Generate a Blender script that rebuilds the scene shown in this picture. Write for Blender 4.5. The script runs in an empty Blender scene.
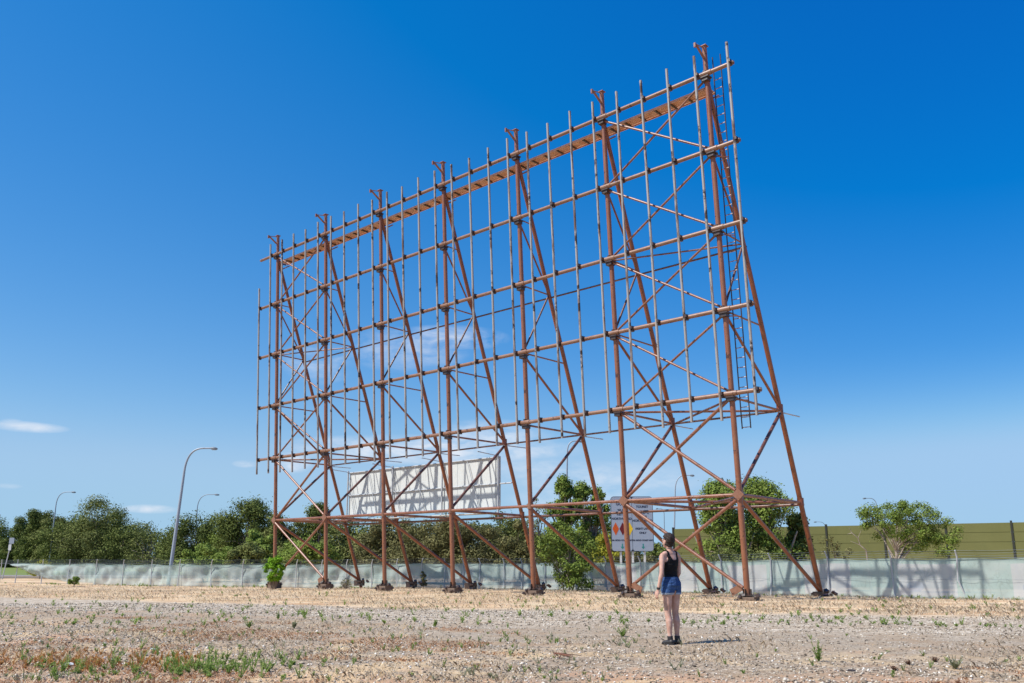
import bpy, bmesh, math, random
import numpy as np
from mathutils import Vector, Matrix
R = random.Random(7)
G = np.random.default_rng(11)
S = bpy.context.scene
COL = S.collection
PI = math.pi

# ------------------------------------------------------------------ camera
F, PITCH, CY, HC = 864.7, 0.2063, 379.08, 1.297
cam = bpy.data.cameras.new('camera'); co = bpy.data.objects.new('camera', cam); COL.objects.link(co)
cam.sensor_width = 36; cam.lens = F / 1024 * 36; cam.shift_y = (CY - 341.5) / 1024
cam.clip_start = .1; cam.clip_end = 20000
co.location = (0, 0, HC); co.rotation_euler = (PI / 2 + PITCH, 0, 0)
S.camera = co
def ray(px, py):
    a, b = (px - 512) / F, -(py - CY) / F
    c, s = math.cos(PITCH), math.sin(PITCH)
    return Vector((a, c - s * b, s + c * b))
def at(px, py, Y):
    r = ray(px, py); return Vector((0, 0, HC)) + r * (Y / r.y)

# ------------------------------------------------------------------ terrain height
U = np.array([math.cos(-.7426), math.sin(-.7426)]); N = np.array([-U[1], U[0]])
OX, OY = 8.2525, 31.325
def sm(t): t = np.clip(t, 0, 1); return t * t * (3 - 2 * t)
def gz(x, y):
    x = np.asarray(x, float); y = np.asarray(y, float)
    u = (x - OX) * U[0] + (y - OY) * U[1]; n = (x - OX) * N[0] + (y - OY) * N[1]
    a = .03 * np.clip(n - 6.2, 0, 6.6)
    b = .2 * sm((y - 36) / 22) * sm((-24 - u) / 8)
    c = .0105 * (np.clip(y, 22, 54) - 22)
    w = .02 * np.sin(x * .9 + 1.3 * np.sin(y * .55)) * np.sin(y * 1.1 + x * .3) + .012 * np.sin(x * 2.7 + y * 1.9) * np.sin(y * 3.1 - x)
    w = w * (y < 80)
    return -np.maximum(a, b) - c + w

# ------------------------------------------------------------------ node helpers
class NT:
    def __init__(s, tree): s.t = tree; s.n = tree.nodes; s.l = tree.links
    def new(s, typ, ins=None, **kw):
        n = s.n.new(typ)
        for k, v in kw.items(): setattr(n, k, v)
        for k, v in (ins or {}).items(): s.set(n, k, v)
        return n
    def set(s, n, k, v):
        i = n.inputs[k]
        if isinstance(v, bpy.types.NodeSocket): s.l.new(v, i)
        elif isinstance(v, bpy.types.Node): s.l.new(v.outputs[0], i)
        else: i.default_value = v
    def math(s, op, a, b=0., c=None, clamp=False):
        n = s.new('ShaderNodeMath', {0: a, 1: b}, operation=op, use_clamp=clamp)
        if c is not None: s.set(n, 2, c)
        return n.outputs[0]
    def ramp(s, f, stops, interp='LINEAR'):
        n = s.new('ShaderNodeValToRGB', {0: f}); e = n.color_ramp.elements; n.color_ramp.interpolation = interp
        while len(e) < len(stops): e.new(.5)
        for el, (p, c) in zip(e, stops):
            el.position = p; el.color = (*c, 1) if not isinstance(c, (int, float)) else (c, c, c, 1)
        return n.outputs[0]
    def mix(s, f, a, b, mode='MIX'):
        n = s.new('ShaderNodeMix', data_type='RGBA', blend_type=mode)
        for k, v in ((0, f), (6, a), (7, b)):
            if isinstance(v, tuple) and len(v) == 3: v = (*v, 1)
            s.set(n, k, v)
        return n.outputs[2]
    def noise(s, scale, vec=None, detail=3., rough=.55, dist=0., out=0):
        n = s.new('ShaderNodeTexNoise', {'Scale': scale, 'Detail': detail, 'Roughness': rough, 'Distortion': dist})
        if vec is not None: s.set(n, 'Vector', vec)
        return n.outputs[out]
    def bump(s, h, strength=.5, dist=.02):
        return s.new('ShaderNodeBump', {'Height': h, 'Strength': strength, 'Distance': dist}).outputs[0]
def mat(name, rough=.7, metal=0., spec=.4):
    m = bpy.data.materials.new(name); m.use_nodes = True; t = NT(m.node_tree); t.n.clear()
    b = t.new('ShaderNodeBsdfPrincipled', {'Roughness': rough, 'Metallic': metal, 'Specular IOR Level': spec})
    o = t.new('ShaderNodeOutputMaterial', {'Surface': b}); t.b = b; t.out = o
    return m, t
def pos(t): return t.new('ShaderNodeNewGeometry').outputs['Position']
def island(t): return t.new('ShaderNodeNewGeometry').outputs['Random Per Island']

def painted_steel(name, base, light, rust, dark, amount=.5, sc=1.0):
    m, t = mat(name, .40, 0., .75); p = t.new('ShaderNodeTexCoord').outputs['Object']
    n1 = t.noise(2.2 * sc, p, 5); n2 = t.noise(9 * sc, p, 4, .7)
    c = t.mix(t.ramp(n1, [(.38, 0), (.62, 1)]), base, light)
    k = t.ramp(t.math('ADD', t.math('MULTIPLY', n2, .55), t.math('MULTIPLY', t.noise(.9 * sc, p, 3), .45)), [(.62 - .2 * amount, 0), (.72 - .2 * amount, 1)])
    c = t.mix(k, c, rust)
    k2 = t.ramp(t.noise(5.3 * sc, p, 3, .6, 1.), [(.66 - .09 * amount, 0), (.70 - .09 * amount, 1)])
    c = t.mix(k2, c, dark)
    t.set(t.b, 'Base Color', c); t.set(t.b, 'Normal', t.bump(n2, .35, .01)); return m
M = {}
M['post'] = painted_steel('red_oxide_post', (0.220, 0.074, 0.030), (0.257, 0.098, 0.044), (0.152, 0.042, 0.013), (0.068, 0.021, 0.008), .35)
M['leg'] = painted_steel('red_oxide_leg', (0.216, 0.056, 0.016), (0.248, 0.071, 0.022), (0.158, 0.033, 0.007), (0.065, 0.017, 0.005), .5)
M['rail'] = painted_steel('primer_rail', (0.213, 0.102, 0.056), (0.251, 0.134, 0.082), (0.160, 0.061, 0.026), (0.069, 0.025, 0.013), .4)
M['brace'] = painted_steel('primer_brace', (0.220, 0.082, 0.042), (0.258, 0.111, 0.063), (0.155, 0.045, 0.016), (0.052, 0.016, 0.006), .6, 1.6)
M['patchy'] = painted_steel('flaking_brace', (0.255, 0.129, 0.086), (0.294, 0.172, 0.126), (0.119, 0.040, 0.018), (0.040, 0.016, 0.009), 1.25, 1.2)
M['deck'] = painted_steel('deck_orange', (0.560, 0.263, 0.135), (0.631, 0.348, 0.210), (0.468, 0.189, 0.083), (0.203, 0.084, 0.043), .5, 2.)
M['plate'] = painted_steel('plate', (0.205, 0.085, 0.042), (0.234, 0.109, 0.061), (0.159, 0.051, 0.016), (0.074, 0.024, 0.009), .5, 2.)
M['clamp'] = painted_steel('clamp_dark', (.035, .02, .014), (.06, .03, .02), (.03, .014, .01), (.015, .01, .008), .3, 3.)
def galv(name, a, b, st, amt, spec=.4, rough=.5, metal=.15):
    m, t = mat(name, rough, metal, spec); p = t.new('ShaderNodeTexCoord').outputs['Object']
    mp = t.new('ShaderNodeMapping', {'Vector': p, 'Scale': (1, 1, .12)}).outputs[0]
    c = t.mix(t.noise(4., mp, 4), a, b)
    c = t.mix(t.ramp(t.noise(6., mp, 5, .7), [(.60 - amt * .1, 0), (.68 - amt * .1, 1)]), c, st)
    if name in ('weathered_batten', 'ladder'): c = t.mix(t.ramp(t.noise(1.3, p, 4, .7), [(.57, 0), (.63, 1)]), c, tuple(.4 * v for v in st))
    t.set(t.b, 'Base Color', c); return m
M['batten'] = galv('weathered_batten', (.29, .27, .25), (.40, .38, .355), (.14, .085, .06), .8)
M['galv'] = galv('galvanised', (.38, .40, .42), (.50, .52, .54), (.26, .25, .24), .2)
M['lamp'] = galv('lamp_grey', (.26, .31, .37), (.33, .38, .44), (.22, .24, .27), .1)
M['ladder'] = galv('ladder', (.45, .35, .30), (.6, .5, .45), (.30, .13, .08), .9)
def plain(name, col, rough=.7, var=.15, sc=8., metal=0., spec=.4):
    m, t = mat(name, rough, metal, spec); p = t.new('ShaderNodeTexCoord').outputs['Object']
    c = t.mix(t.noise(sc, p, 4), tuple(v * (1 - var) for v in col), tuple(min(1, v * (1 + var)) for v in col))
    t.set(t.b, 'Base Color', c); return m
M['concrete'] = plain('concrete', (.36, .32, .28), .9, .3, 6.)
M['lens'] = plain('lamp_lens', (.5, .52, .55), .3, .05)
M['darkhead'] = plain('lamp_head', (.16, .19, .22), .5, .1)
M['black'] = plain('black_steel', (.025, .028, .022), .6, .2)

# ------------------------------------------------------------------ mesh helpers
class MB:
    def __init__(s): s.v = []; s.f = []; s.m = []; s.n = 0
    def add(s, v, f, mi=0):
        s.v.extend([tuple(a) for a in v]); s.f.extend([tuple(i + s.n for i in q) for q in f]); s.m.extend([mi] * len(f)); s.n += len(v); return s
    def tube(s, pts, rad, n=12, mi=0, caps=True):
        pts = [Vector(p) for p in pts]
        if not isinstance(rad, (list, tuple)): rad = [rad] * len(pts)
        base = []; ring = []
        t0 = (pts[1] - pts[0]).normalized(); a = Vector((0, 0, 1)) if abs(t0.z) < .9 else Vector((1, 0, 0))
        e1 = t0.cross(a).normalized()
        V = []
        for i, p in enumerate(pts):
            t = (pts[min(i + 1, len(pts) - 1)] - pts[max(i - 1, 0)]).normalized()
            e1 = (e1 - t * e1.dot(t)).normalized(); e2 = t.cross(e1)
            V += [p + (e1 * math.cos(2 * PI * k / n) + e2 * math.sin(2 * PI * k / n)) * rad[i] for k in range(n)]
        f = [(i * n + k, i * n + (k + 1) % n, (i + 1) * n + (k + 1) % n, (i + 1) * n + k) for i in range(len(pts) - 1) for k in range(n)]
        s.add(V, f, mi)
        if caps:
            s.add(V[:n], [tuple(range(n))[::-1]], mi); s.add(V[-n:], [tuple(range(n))], mi)
        return s
    def box(s, c, d, rot=None, mi=0):
        c = Vector(c); hx, hy, hz = d[0] / 2, d[1] / 2, d[2] / 2
        V = [Vector((x, y, z)) for x in (-hx, hx) for y in (-hy, hy) for z in (-hz, hz)]
        if rot is not None: V = [rot @ v for v in V]
        V = [v + c for v in V]
        F_ = [(0, 1, 3, 2), (4, 6, 7, 5), (0, 4, 5, 1), (2, 3, 7, 6), (0, 2, 6, 4), (1, 5, 7, 3)]
        for q in F_: s.add([V[i] for i in q], [(0, 1, 2, 3)], mi)
        return s
    def mesh(s, name, mats, smooth=True):
        me = bpy.data.meshes.new(name); me.from_pydata(s.v, [], s.f)
        for m in (mats if isinstance(mats, list) else [mats]): me.materials.append(m)
        me.polygons.foreach_set('use_smooth', [smooth] * len(s.f)); me.polygons.foreach_set('material_index', s.m)
        me.update(); return me
    def obj(s, name, mats, parent=None, smooth=True):
        o = bpy.data.objects.new(name, s.mesh(name, mats, smooth)); COL.objects.link(o)
        if parent is not None: o.parent = parent
        return o
def npmesh(name, V, Q, mats, parent=None, smooth=False, loc=None):
    V = np.asarray(V, np.float32).reshape(-1, 3); Q = np.asarray(Q, np.int32); k = Q.shape[1]
    me = bpy.data.meshes.new(name); me.vertices.add(len(V)); me.vertices.foreach_set('co', V.ravel())
    me.loops.add(Q.size); me.loops.foreach_set('vertex_index', Q.ravel())
    me.polygons.add(len(Q)); me.polygons.foreach_set('loop_start', np.arange(len(Q), dtype=np.int32) * k)
    me.polygons.foreach_set('loop_total', np.full(len(Q), k, np.int32))
    me.materials.append(mats); me.update(calc_edges=True)
    if smooth: me.polygons.foreach_set('use_smooth', [True] * len(Q))
    o = bpy.data.objects.new(name, me); COL.objects.link(o)
    if parent is not None: o.parent = parent
    return o
def tag(o, label=None, cat=None, group=None, kind=None):
    if label: o['label'] = label
    if cat: o['category'] = cat
    if group: o['group'] = group
    if kind: o['kind'] = kind
    return o
def empty(name, loc, rz=0, **kw):
    o = bpy.data.objects.new(name, None); COL.objects.link(o); o.location = loc; o.rotation_euler = (0, 0, rz); o.empty_display_size = .2
    return tag(o, **kw)
def kids(o): return [c for c in COL.objects if c.parent == o]
def cparts(mesh_src, parent, loc=(0, 0, 0)):
    c = mesh_src.copy(); COL.objects.link(c); c.parent = parent; c.location = loc; return c

# ------------------------------------------------------------------ world, sun
w = bpy.data.worlds.new('World'); S.world = w; w.use_nodes = True; t = NT(w.node_tree); t.n.clear()
SUN_EL = math.radians(52); sd = Vector((-.93, -.37, 0)).normalized() * math.cos(SUN_EL); sd.z = math.sin(SUN_EL)
sky = t.new('ShaderNodeTexSky', sky_type='NISHITA'); sky.sun_disc = False; sky.sun_elevation = SUN_EL
sky.sun_rotation = math.atan2(sd.x, sd.y) % (2 * PI); sky.air_density = 1.15; sky.dust_density = .35; sky.ozone_density = 2.2; sky.altitude = 0
g = t.new('ShaderNodeTexCoord').outputs['Generated']; sp = t.new('ShaderNodeSeparateXYZ', {0: g})
az = t.math('ARCTAN2', sp.outputs[0], sp.outputs[1]); el = t.math('ARCSINE', sp.outputs[2])
hs = t.new('ShaderNodeHueSaturation', {'Color': sky.outputs[0], 'Hue': .5, 'Saturation': 1.30, 'Value': 1.0}).outputs[0]
cb = t.new('ShaderNodeCombineXYZ', {0: t.math('MULTIPLY', az, 1.), 1: t.math('MULTIPLY', el, 2.6), 2: 0.}).outputs[0]
sc3 = t.new('ShaderNodeSeparateColor', {0: hs}); EXPO = .30
def mr(v_, a_, b_): return t.new('ShaderNodeMapRange', {'Value': v_, 'From Min': a_, 'From Max': b_}, interpolation_type='SMOOTHSTEP').outputs[0]
hz_ = mr(el, .13, .0)
pol = t.math('MULTIPLY', mr(az, -.42, .62), mr(el, .085, .23))       # deep polarised blue of the sky away from the sun
X_ = [t.math('MULTIPLY', t.math('MULTIPLY', sc3.outputs[i], .1087), t.math('SUBTRACT', 1., t.math('MULTIPLY', pol, k_))) for i, k_ in enumerate((.42, .24, .06))]
cr_ = t.math('MAXIMUM', t.math('SMOOTH_MIN', t.math('MULTIPLY', t.math('SUBTRACT', X_[0], .047), 1.18), .36, .12), .002)
cg_ = t.math('SMOOTH_MIN', t.math('MULTIPLY', t.math('POWER', X_[1], .93), 1.03), .58, .14)
cb_ = t.math('SMOOTH_MIN', t.math('MULTIPLY', t.math('POWER', X_[2], .62), 1.08), .86, .12)
ch = [t.math('MULTIPLY', q_, 1 / (.10 * 2 ** EXPO)) for q_ in (cr_, cg_, cb_)]
hs = t.new('ShaderNodeCombineColor', {0: ch[0], 1: ch[1], 2: ch[2]}).outputs[0]
hs = t.mix(t.math('MULTIPLY', hz_, .85), hs, tuple(v_ / (.10 * 2 ** EXPO) for v_ in (.37, .60, .86)))
nz = t.noise(26., cb, 6, .62, .4); nz2 = t.noise(9., cb, 4, .6, .3)
tot = None
for (px, py, wx, wy, s) in [(28, 427, 44, 6, .75), (12, 425, 16, 7, .5), (150, 509, 30, 5, .7), (318, 362, 40, 24, .45), (450, 338, 62, 14, .75), (405, 350, 70, 24, .5), (430, 450, 160, 16, 1.), (490, 440, 70, 22, .8), (600, 480, 120, 20, .5), (292, 462, 24, 12, .9),
                            (580, 500, 80, 22, .55), (245, 464, 14, 4, .7), (8, 486, 16, 3, .3), (540, 470, 60, 14, .6), (120, 545, 160, 10, .25), (700, 700, 5, 5, 0)]:
    r = ray(px, py).normalized(); r1 = ray(px + wx, py).normalized(); r2 = ray(px, py - wy).normalized()
    a0 = math.atan2(r.x, r.y); e0 = math.asin(r.z); wa = abs(math.atan2(r1.x, r1.y) - a0); we = abs(math.asin(r2.z) - e0)
    dx = t.math('DIVIDE', t.math('SUBTRACT', az, a0), wa); dy = t.math('DIVIDE', t.math('SUBTRACT', el, e0), we)
    q = t.math('SUBTRACT', 1., t.math('ADD', t.math('MULTIPLY', dx, dx), t.math('MULTIPLY', dy, dy)), clamp=True)
    q = t.math('MULTIPLY', q, s); tot = q if tot is None else t.math('MAXIMUM', tot, q)
cm = t.math('MULTIPLY', t.math('MULTIPLY', tot, t.math('ADD', t.ramp(nz, [(.38, 0), (.68, 1)]), t.ramp(nz2, [(.4, 0), (.65, .6)]))), .75, clamp=True)
col = t.mix(cm, hs, (6.6, 7.0, 7.7))
bg = t.new('ShaderNodeBackground', {'Color': col, 'Strength': .10}); t.new('ShaderNodeOutputWorld', {'Surface': bg})
SKY = dict(hs=hs, bg=bg)
sl = bpy.data.lights.new('sun', 'SUN'); sl.energy = 5.0; sl.angle = math.radians(.5); sl.color = (1, .95, .88)
so = bpy.data.objects.new('sun', sl); COL.objects.link(so); so.rotation_euler = (-sd).to_track_quat('-Z', 'Y').to_euler()
S.view_settings.view_transform = 'Standard'; S.view_settings.look = 'None'; S.view_settings.gamma = 1; S.view_settings.exposure = EXPO
S.render.engine = 'CYCLES'

# ------------------------------------------------------------------ ground
def axis(lo, hi, step, far_lo, far_hi):
    a = list(np.arange(lo, hi, step)); s = step; x = hi
    while x < far_hi: a.append(x); s *= 1.35; x += s
    a.append(far_hi); s = step; x = lo - step; b = []
    while x > far_lo: b.append(x); s *= 1.35; x -= s
    b.append(far_lo); return np.array(b[::-1] + a)
xs = axis(-30, 30, .25, -4000, 4000); ys = axis(6, 72, .25, -3000, 6000)
X, Y = np.meshgrid(xs, ys); Z = gz(X, Y)
nx, ny = len(xs), len(ys); idx = np.arange(nx * ny).reshape(ny, nx)
Q = np.stack([idx[:-1, :-1], idx[:-1, 1:], idx[1:, 1:], idx[1:, :-1]], -1).reshape(-1, 4)
m, t = mat('ground', .95, 0, .15); p = pos(t); s3 = t.new('ShaderNodeSeparateXYZ', {0: p})
wob = t.noise(.22, p, 4, .6)
v = t.math('ADD', t.math('ADD', s3.outputs[1], t.math('MULTIPLY', s3.outputs[0], .3)), t.math('MULTIPLY', t.math('SUBTRACT', wob, .5), 2.6))
v = t.math('SUBTRACT', v, t.math('MULTIPLY', t.math('MAXIMUM', t.math('SUBTRACT', -2., s3.outputs[0]), 0.), .27))
vor = t.new('ShaderNodeTexVoronoi', {'Vector': p, 'Scale': 22.}); vor2 = t.new('ShaderNodeTexVoronoi', {'Vector': p, 'Scale': 9.})
sepc = t.new('ShaderNodeSeparateColor', {0: vor.outputs['Color']}); sepd = t.new('ShaderNodeSeparateColor', {0: vor2.outputs['Color']})
fine = t.noise(60., p, 3, .7); mid = t.noise(3.2, p, 5, .7); big = t.noise(.55, p, 5, .65)
grav = t.ramp(sepc.outputs[0], [(0, (.15, .125, .105)), (.35, (.29, .255, .22)), (.7, (.37, .33, .295)), (.93, (.56, .53, .50)), (1, (.74, .72, .69))])
grav = t.mix(t.math('MULTIPLY', t.ramp(vor.outputs['Distance'], [(.3, 0), (.62, 1)]), .6), grav, (.20, .16, .125))
dirt = t.mix(mid, (.26, .205, .155), (.42, .345, .275))
grey = t.mix(t.ramp(sepc.outputs[1], [(.2, 0), (.8, 1)]), (.25, .225, .20), (.37, .335, .30))
grey = t.mix(t.ramp(t.noise(1.1, p, 5, .7), [(.42, 0), (.62, .7)]), grey, (.30, .235, .175))
white = t.ramp(sepd.outputs[0], [(0, (.27, .24, .21)), (.35, (.45, .42, .38)), (.8, (.56, .53, .49)), (1, (.78, .76, .73))])
white = t.mix(.5, white, grav)
straw = t.mix(t.noise(24., p, 4, .75), (.50, .39, .27), (.76, .64, .48))
straw = t.mix(t.ramp(t.noise(.33, p, 6, .75), [(.47, 0), (.6, .6)]), straw, (.42, .37, .31))
straw = t.mix(t.ramp(t.noise(.8, t.new('ShaderNodeMapping', {'Vector': p, 'Scale': (.5, 1.3, 1)}).outputs[0], 7, .75), [(.46, 0), (.58, .85)]), straw, (.40, .25, .15))
straw = t.mix(t.ramp(t.noise(2.1, p, 5, .75), [(.57, 0), (.66, .6)]), straw, (.23, .235, .10))
rustc = t.mix(t.noise(30., p, 4, .8), (.36, .17, .09), (.60, .40, .28))
fore = t.mix(t.ramp(mid, [(.42, 0), (.66, .8)]), grav, dirt)
near = t.new('ShaderNodeMapRange', {'Value': s3.outputs[1], 'From Min': 11.6, 'From Max': 9.3, 'To Min': -.02, 'To Max': .17}, clamp=True).outputs[0]
leftb = t.new('ShaderNodeMapRange', {'Value': s3.outputs[0], 'From Min': 0., 'From Max': -9., 'To Min': 0., 'To Max': .06}, clamp=True).outputs[0]
rk = t.ramp(t.math('ADD', t.math('ADD', t.math('MULTIPLY', big, .65), t.math('MULTIPLY', mid, .35)), t.math('ADD', near, leftb)), [(.535, 0), (.65, .75)])
rk = t.math('MULTIPLY', rk, t.ramp(fine, [(.36, .35), (.55, 1)]))
fore = t.mix(rk, fore, rustc)
fore = t.mix(t.math('MULTIPLY', t.ramp(t.noise(.75, t.new('ShaderNodeMapping', {'Vector': p, 'Location': (13, 4, 2)}).outputs[0], 5, .7), [(.50, 0), (.62, 1)]), .7), fore, (.56, .44, .29))
def step_(lo, hi): return t.ramp(t.new('ShaderNodeMapRange', {'Value': t.math('ADD', t.math('ADD', v, t.math('MULTIPLY', mid, 2.2)), t.math('MULTIPLY', fine, .5)), 'From Min': lo, 'From Max': hi}).outputs[0], [(0, 0), (1, 1)])
c = t.mix(step_(14.3, 17.), fore, grey)
c = t.mix(t.math('MULTIPLY', step_(13.9, 17), rk), c, t.mix(.4, rustc, dirt))
c = t.mix(step_(19., 20.2), c, white); c = t.mix(step_(24.7, 26.2), c, straw)
c = t.mix(step_(90, 100), c, (.10, .13, .04))
blot = t.noise(1., t.new('ShaderNodeMapping', {'Vector': p, 'Scale': (.35, 1.1, 1.)}).outputs[0], 8, .72)
c = t.mix(t.math('MULTIPLY', t.ramp(blot, [(.50, 0), (.63, 1)]), .5), c, (.27, .195, .13))
c = t.mix(t.math('MULTIPLY', t.ramp(blot, [(.30, 1), (.42, 0)]), .4), c, (.60, .54, .47))
c = t.mix(t.ramp(t.noise(38., p, 2, .8), [(.60, 0), (.66, .55)]), c, (.15, .12, .095))
c = t.mix(t.ramp(t.noise(33., t.new('ShaderNodeMapping', {'Vector': p, 'Location': (5, 9, 3)}).outputs[0], 2, .8), [(.62, 0), (.68, .6)]), c, (.72, .69, .64))
c = t.mix(1., c, (1.14, 1.045, .885), 'MULTIPLY')
t.set(t.b, 'Base Color', c)
hgt = t.math('ADD', t.math('MULTIPLY', vor.outputs['Distance'], -.6), t.math('ADD', fine, t.math('MULTIPLY', mid, 1.6)))
t.set(t.b, 'Normal', t.bump(hgt, .6, .025)); M['ground'] = m
go = npmesh('ground', np.stack([X, Y, Z], -1).reshape(-1, 3), Q, m, smooth=True); tag(go, kind='structure')

# far road seen at the left behind the fence
m, t = mat('asphalt', .9); p = pos(t); t.set(t.b, 'Base Color', t.mix(t.noise(20., p, 3), (.20, .195, .19), (.27, .26, .25)))
rb = MB(); rb.add([(-260, 91, -.486), (160, 91, -.45), (160, 108, -.45), (-260, 108, -.486)], [(0, 1, 2, 3)])
# sits a hand above the flat ground there
rb.v = [(x, y, float(gz(x, y)) + .05) for x, y, z in rb.v]; tag(rb.obj('road', m, smooth=False), kind='structure')
kb = MB(); kb.box((-50, 90.8, -.38), (420, .3, .2)); kb.obj('kerb', M['concrete'], smooth=False)['kind'] = 'structure'
m, t = mat('verge', .95); p = pos(t); t.set(t.b, 'Base Color', t.mix(t.noise(3., p, 4), (.10, .15, .03), (.20, .25, .07)))
vb = MB(); vb.add([(-260, 108.3, 0), (160, 108.3, 0), (160, 125, .9), (-260, 125, .9)], [(0, 1, 2, 3)]); vb.v = [(x, y, z + float(gz(x, y)) + .02) for x, y, z in vb.v]
tag(vb.obj('grass_verge', m, smooth=False), kind='structure')

# ------------------------------------------------------------------ drive-in screen frame
LEAN = -.053; R0, RS = 7.231, 3.1465; ZR = [R0, R0 + RS, R0 + 2 * RS, R0 + 3 * RS - .01, R0 + 4 * RS - .038]; HUB = 3.5945; ZT = ZR[4]
def fy(z): return LEAN * z
def by(z): return 6.21 - (6.21 - LEAN * ZT - .03) * z / ZT
T = empty('drive_in_screen_frame', (OX, OY, 0), -.7426, label='tall rusty red steel frame of an abandoned drive-in screen with pale vertical battens', cat='screen frame')
BAY = 5.; NC = 7
def xc(c): return BAY * (c - 6)
def member(name, a, b, r, m, n=10, parent=T):
    return MB().tube([a, b], r, n).obj(name, M[m], parent)
# members repeated in every column, built at column 6 and copied
protos = []
PO = .07
post = MB().tube([(0, fy(-.4) + PO, -.4), (0, fy(HUB) + PO, HUB), (0, fy(ZT) + PO, ZT), (0, fy(ZT + 1.25) + PO, ZT + 1.25)], [.108, .104, .096, .092], 14)
protos.append(post.obj('post', M['post'], T))
protos.append(MB().tube([(0, by(-.4), -.4), (0, by(ZT - .1), ZT - .1)], [.102, .092], 14).obj('back_leg', M['leg'], T))
fb = MB(); fb.box((0.05, fy(0) + .02, -.14), (.62, .56, .34), Matrix.Rotation(.12, 3, 'Z')); protos.append(fb.obj('footing', plain('old_footing', (.17, .12, .09), .95, .45, 5.), T, False))
def rubble(seed, y0, n=16, sx=.5, dz=0.):
    r = random.Random(seed); b = MB()
    for i in range(n):
        x, y = r.uniform(-sx, sx) + .1, y0 + r.uniform(-.35, .3); s = r.uniform(.04, .11)
        rot = Matrix.Rotation(r.uniform(0, 6), 3, 'Z') @ Matrix.Rotation(r.uniform(-.6, .6), 3, 'X') @ Matrix.Rotation(r.uniform(-.6, .6), 3, 'Y')
        b.box((x, y, s * .4 + .05 + dz * r.random()), (s * r.uniform(1.2, 3), s * r.uniform(.8, 1.6), s), rot)
    return b
bp = rubble(3, fy(0) - .0, 22, .36, -.3); bp.box((0, fy(0) + PO, .09), (.44, .42, .03)); bp.box((0, fy(.2) + PO, .2), (.025, .36, .2)); bp.box((0, fy(.2) + PO, .2), (.34, .025, .2))
protos.append(bp.obj('base_plate', M['clamp'], T, False))
bk = rubble(5, by(0), 22, .36, -.34); bk.box((0, by(0.03), -.12), (.46, .48, .34)); protos.append(bk.obj('back_foot', M['clamp'], T, False))
# small hoist bracket on top of the post
zt = ZT + 1.2; hb = MB().tube([(0, fy(zt), zt - .02), (-.05, fy(zt) - .58, zt - .12)], .022, 6).tube([(-.02, fy(zt) - .52, zt - .14), (0, fy(zt), zt - .48)], .05, 8)
hb.box((-.05, fy(zt) - .56, zt - .16), (.08, .08, .18)); hb.box((0, fy(zt) + .07, zt + .06), (.24, .24, .03)); protos.append(hb.obj('top_bracket', M['post'], T, False))
# side frame braces
side = [('side_strut', ZR[3], ZR[3], .03, 'brace'), ('side_strut', ZR[2], ZR[2] - .02, .035, 'brace'), ('side_strut', ZR[1], ZR[1], .035, 'brace'), ('side_strut', ZR[0] - .1, ZR[0] - .1, .045, 'brace'),
        ('side_strut', HUB, HUB - .05, .062, 'brace'),
        ('side_diagonal', ZR[3] - .15, ZR[2], .042, 'leg'), ('side_diagonal', ZR[1] + .15, ZR[2], .045, 'patchy'), ('side_diagonal', ZR[1] - .15, ZR[0], .055, 'leg'),
        ('side_diagonal', HUB + .1, ZR[0] - .15, .068, 'patchy'), ('side_diagonal', HUB - .1, .05, .075, 'leg')]
for nm, za, zb, r, mm in side:
    protos.append(member(nm, (0, fy(za) + PO, za), (0, by(zb), zb), r, mm))
protos.append(member('outrigger', (0.03, by(ZR[0] - .12) - .2, ZR[0] - .18), (0.1, by(ZR[0]) + 1.55, ZR[0] - .18), .026, 'galv'))
# rail saddles and hub plate
for z in ZR:
    b = MB(); b.box((0, fy(z) - .02, z - .12), (.40, .32, .05)); b.box((0, fy(z) - .0, z - .205), (.27, .27, .12)); b.box((.0, fy(z) + .02, z + .12), (.1, .3, .08))
    protos.append(b.obj('saddle', M['clamp'], T, False))
b = MB(); b.box((0, fy(HUB) + PO - .12, HUB), (.33, .03, .33), Matrix.Rotation(PI / 4, 3, 'Y')); b.box((0, fy(HUB) + PO + .13, HUB), (.03, .3, .5)); gus = b.obj('gusset', M['plate'], T, False)
for zz_ in (HUB, ZR[0]): protos.append(MB().tube([(0, by(zz_), zz_ - .16), (0, by(zz_), zz_ + .14)], .130, 12).obj('collar', M['leg'], T))
for c in range(NC - 1):
    for q in protos: cparts(q, T, (xc(c), 0, 0))
    if c in (0, 1, 5): cparts(gus, T, (xc(c), 0, 0))
    else: member('hub_collar', (xc(c), fy(HUB) + PO, HUB - .12), (xc(c), fy(HUB) + PO, HUB + .12), .135, 'plate')
# front rails with clamps, girts
CL = [-.31] + [-.06 + .25 * i for i in range(25)] + [6.22]
CLs = CL
TY = -.10; RR = .082; BY = TY - RR - .075
cl = MB(); cl.box((.055, .075, -.01), (.10, .13, .22)); cl.box((.075, .0, .03), (.07, .16, .12)); cl_me = cl.mesh('clamp', M['clamp'], False)
for k, z in enumerate(ZR):
    x0 = xc(-.33) if k < 4 else xc(-.33)
    rail = MB().tube([(x0, fy(z) + TY, z), (xc(6.25), fy(z) + TY, z)], RR, 14)
    rail.tube([(xc(6.25) - .05, fy(z) + TY, z), (xc(6.25) + .02, fy(z) + TY, z)], RR * .6, 10)
    for c in range(NC): rail.tube([(xc(c) - .32, fy(z) + TY, z), (xc(c) + .32, fy(z) + TY, z)], RR + .022, 12)
    ro = rail.obj('front_rail', M['rail'], T)
    for c in CLs:
        if k == 4 and c < -.2: continue
        o = bpy.data.objects.new('clamp', cl_me); COL.objects.link(o); o.parent = ro; o.location = (xc(c), fy(z) + BY + .02, z + R.uniform(-.02, .02))
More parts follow.
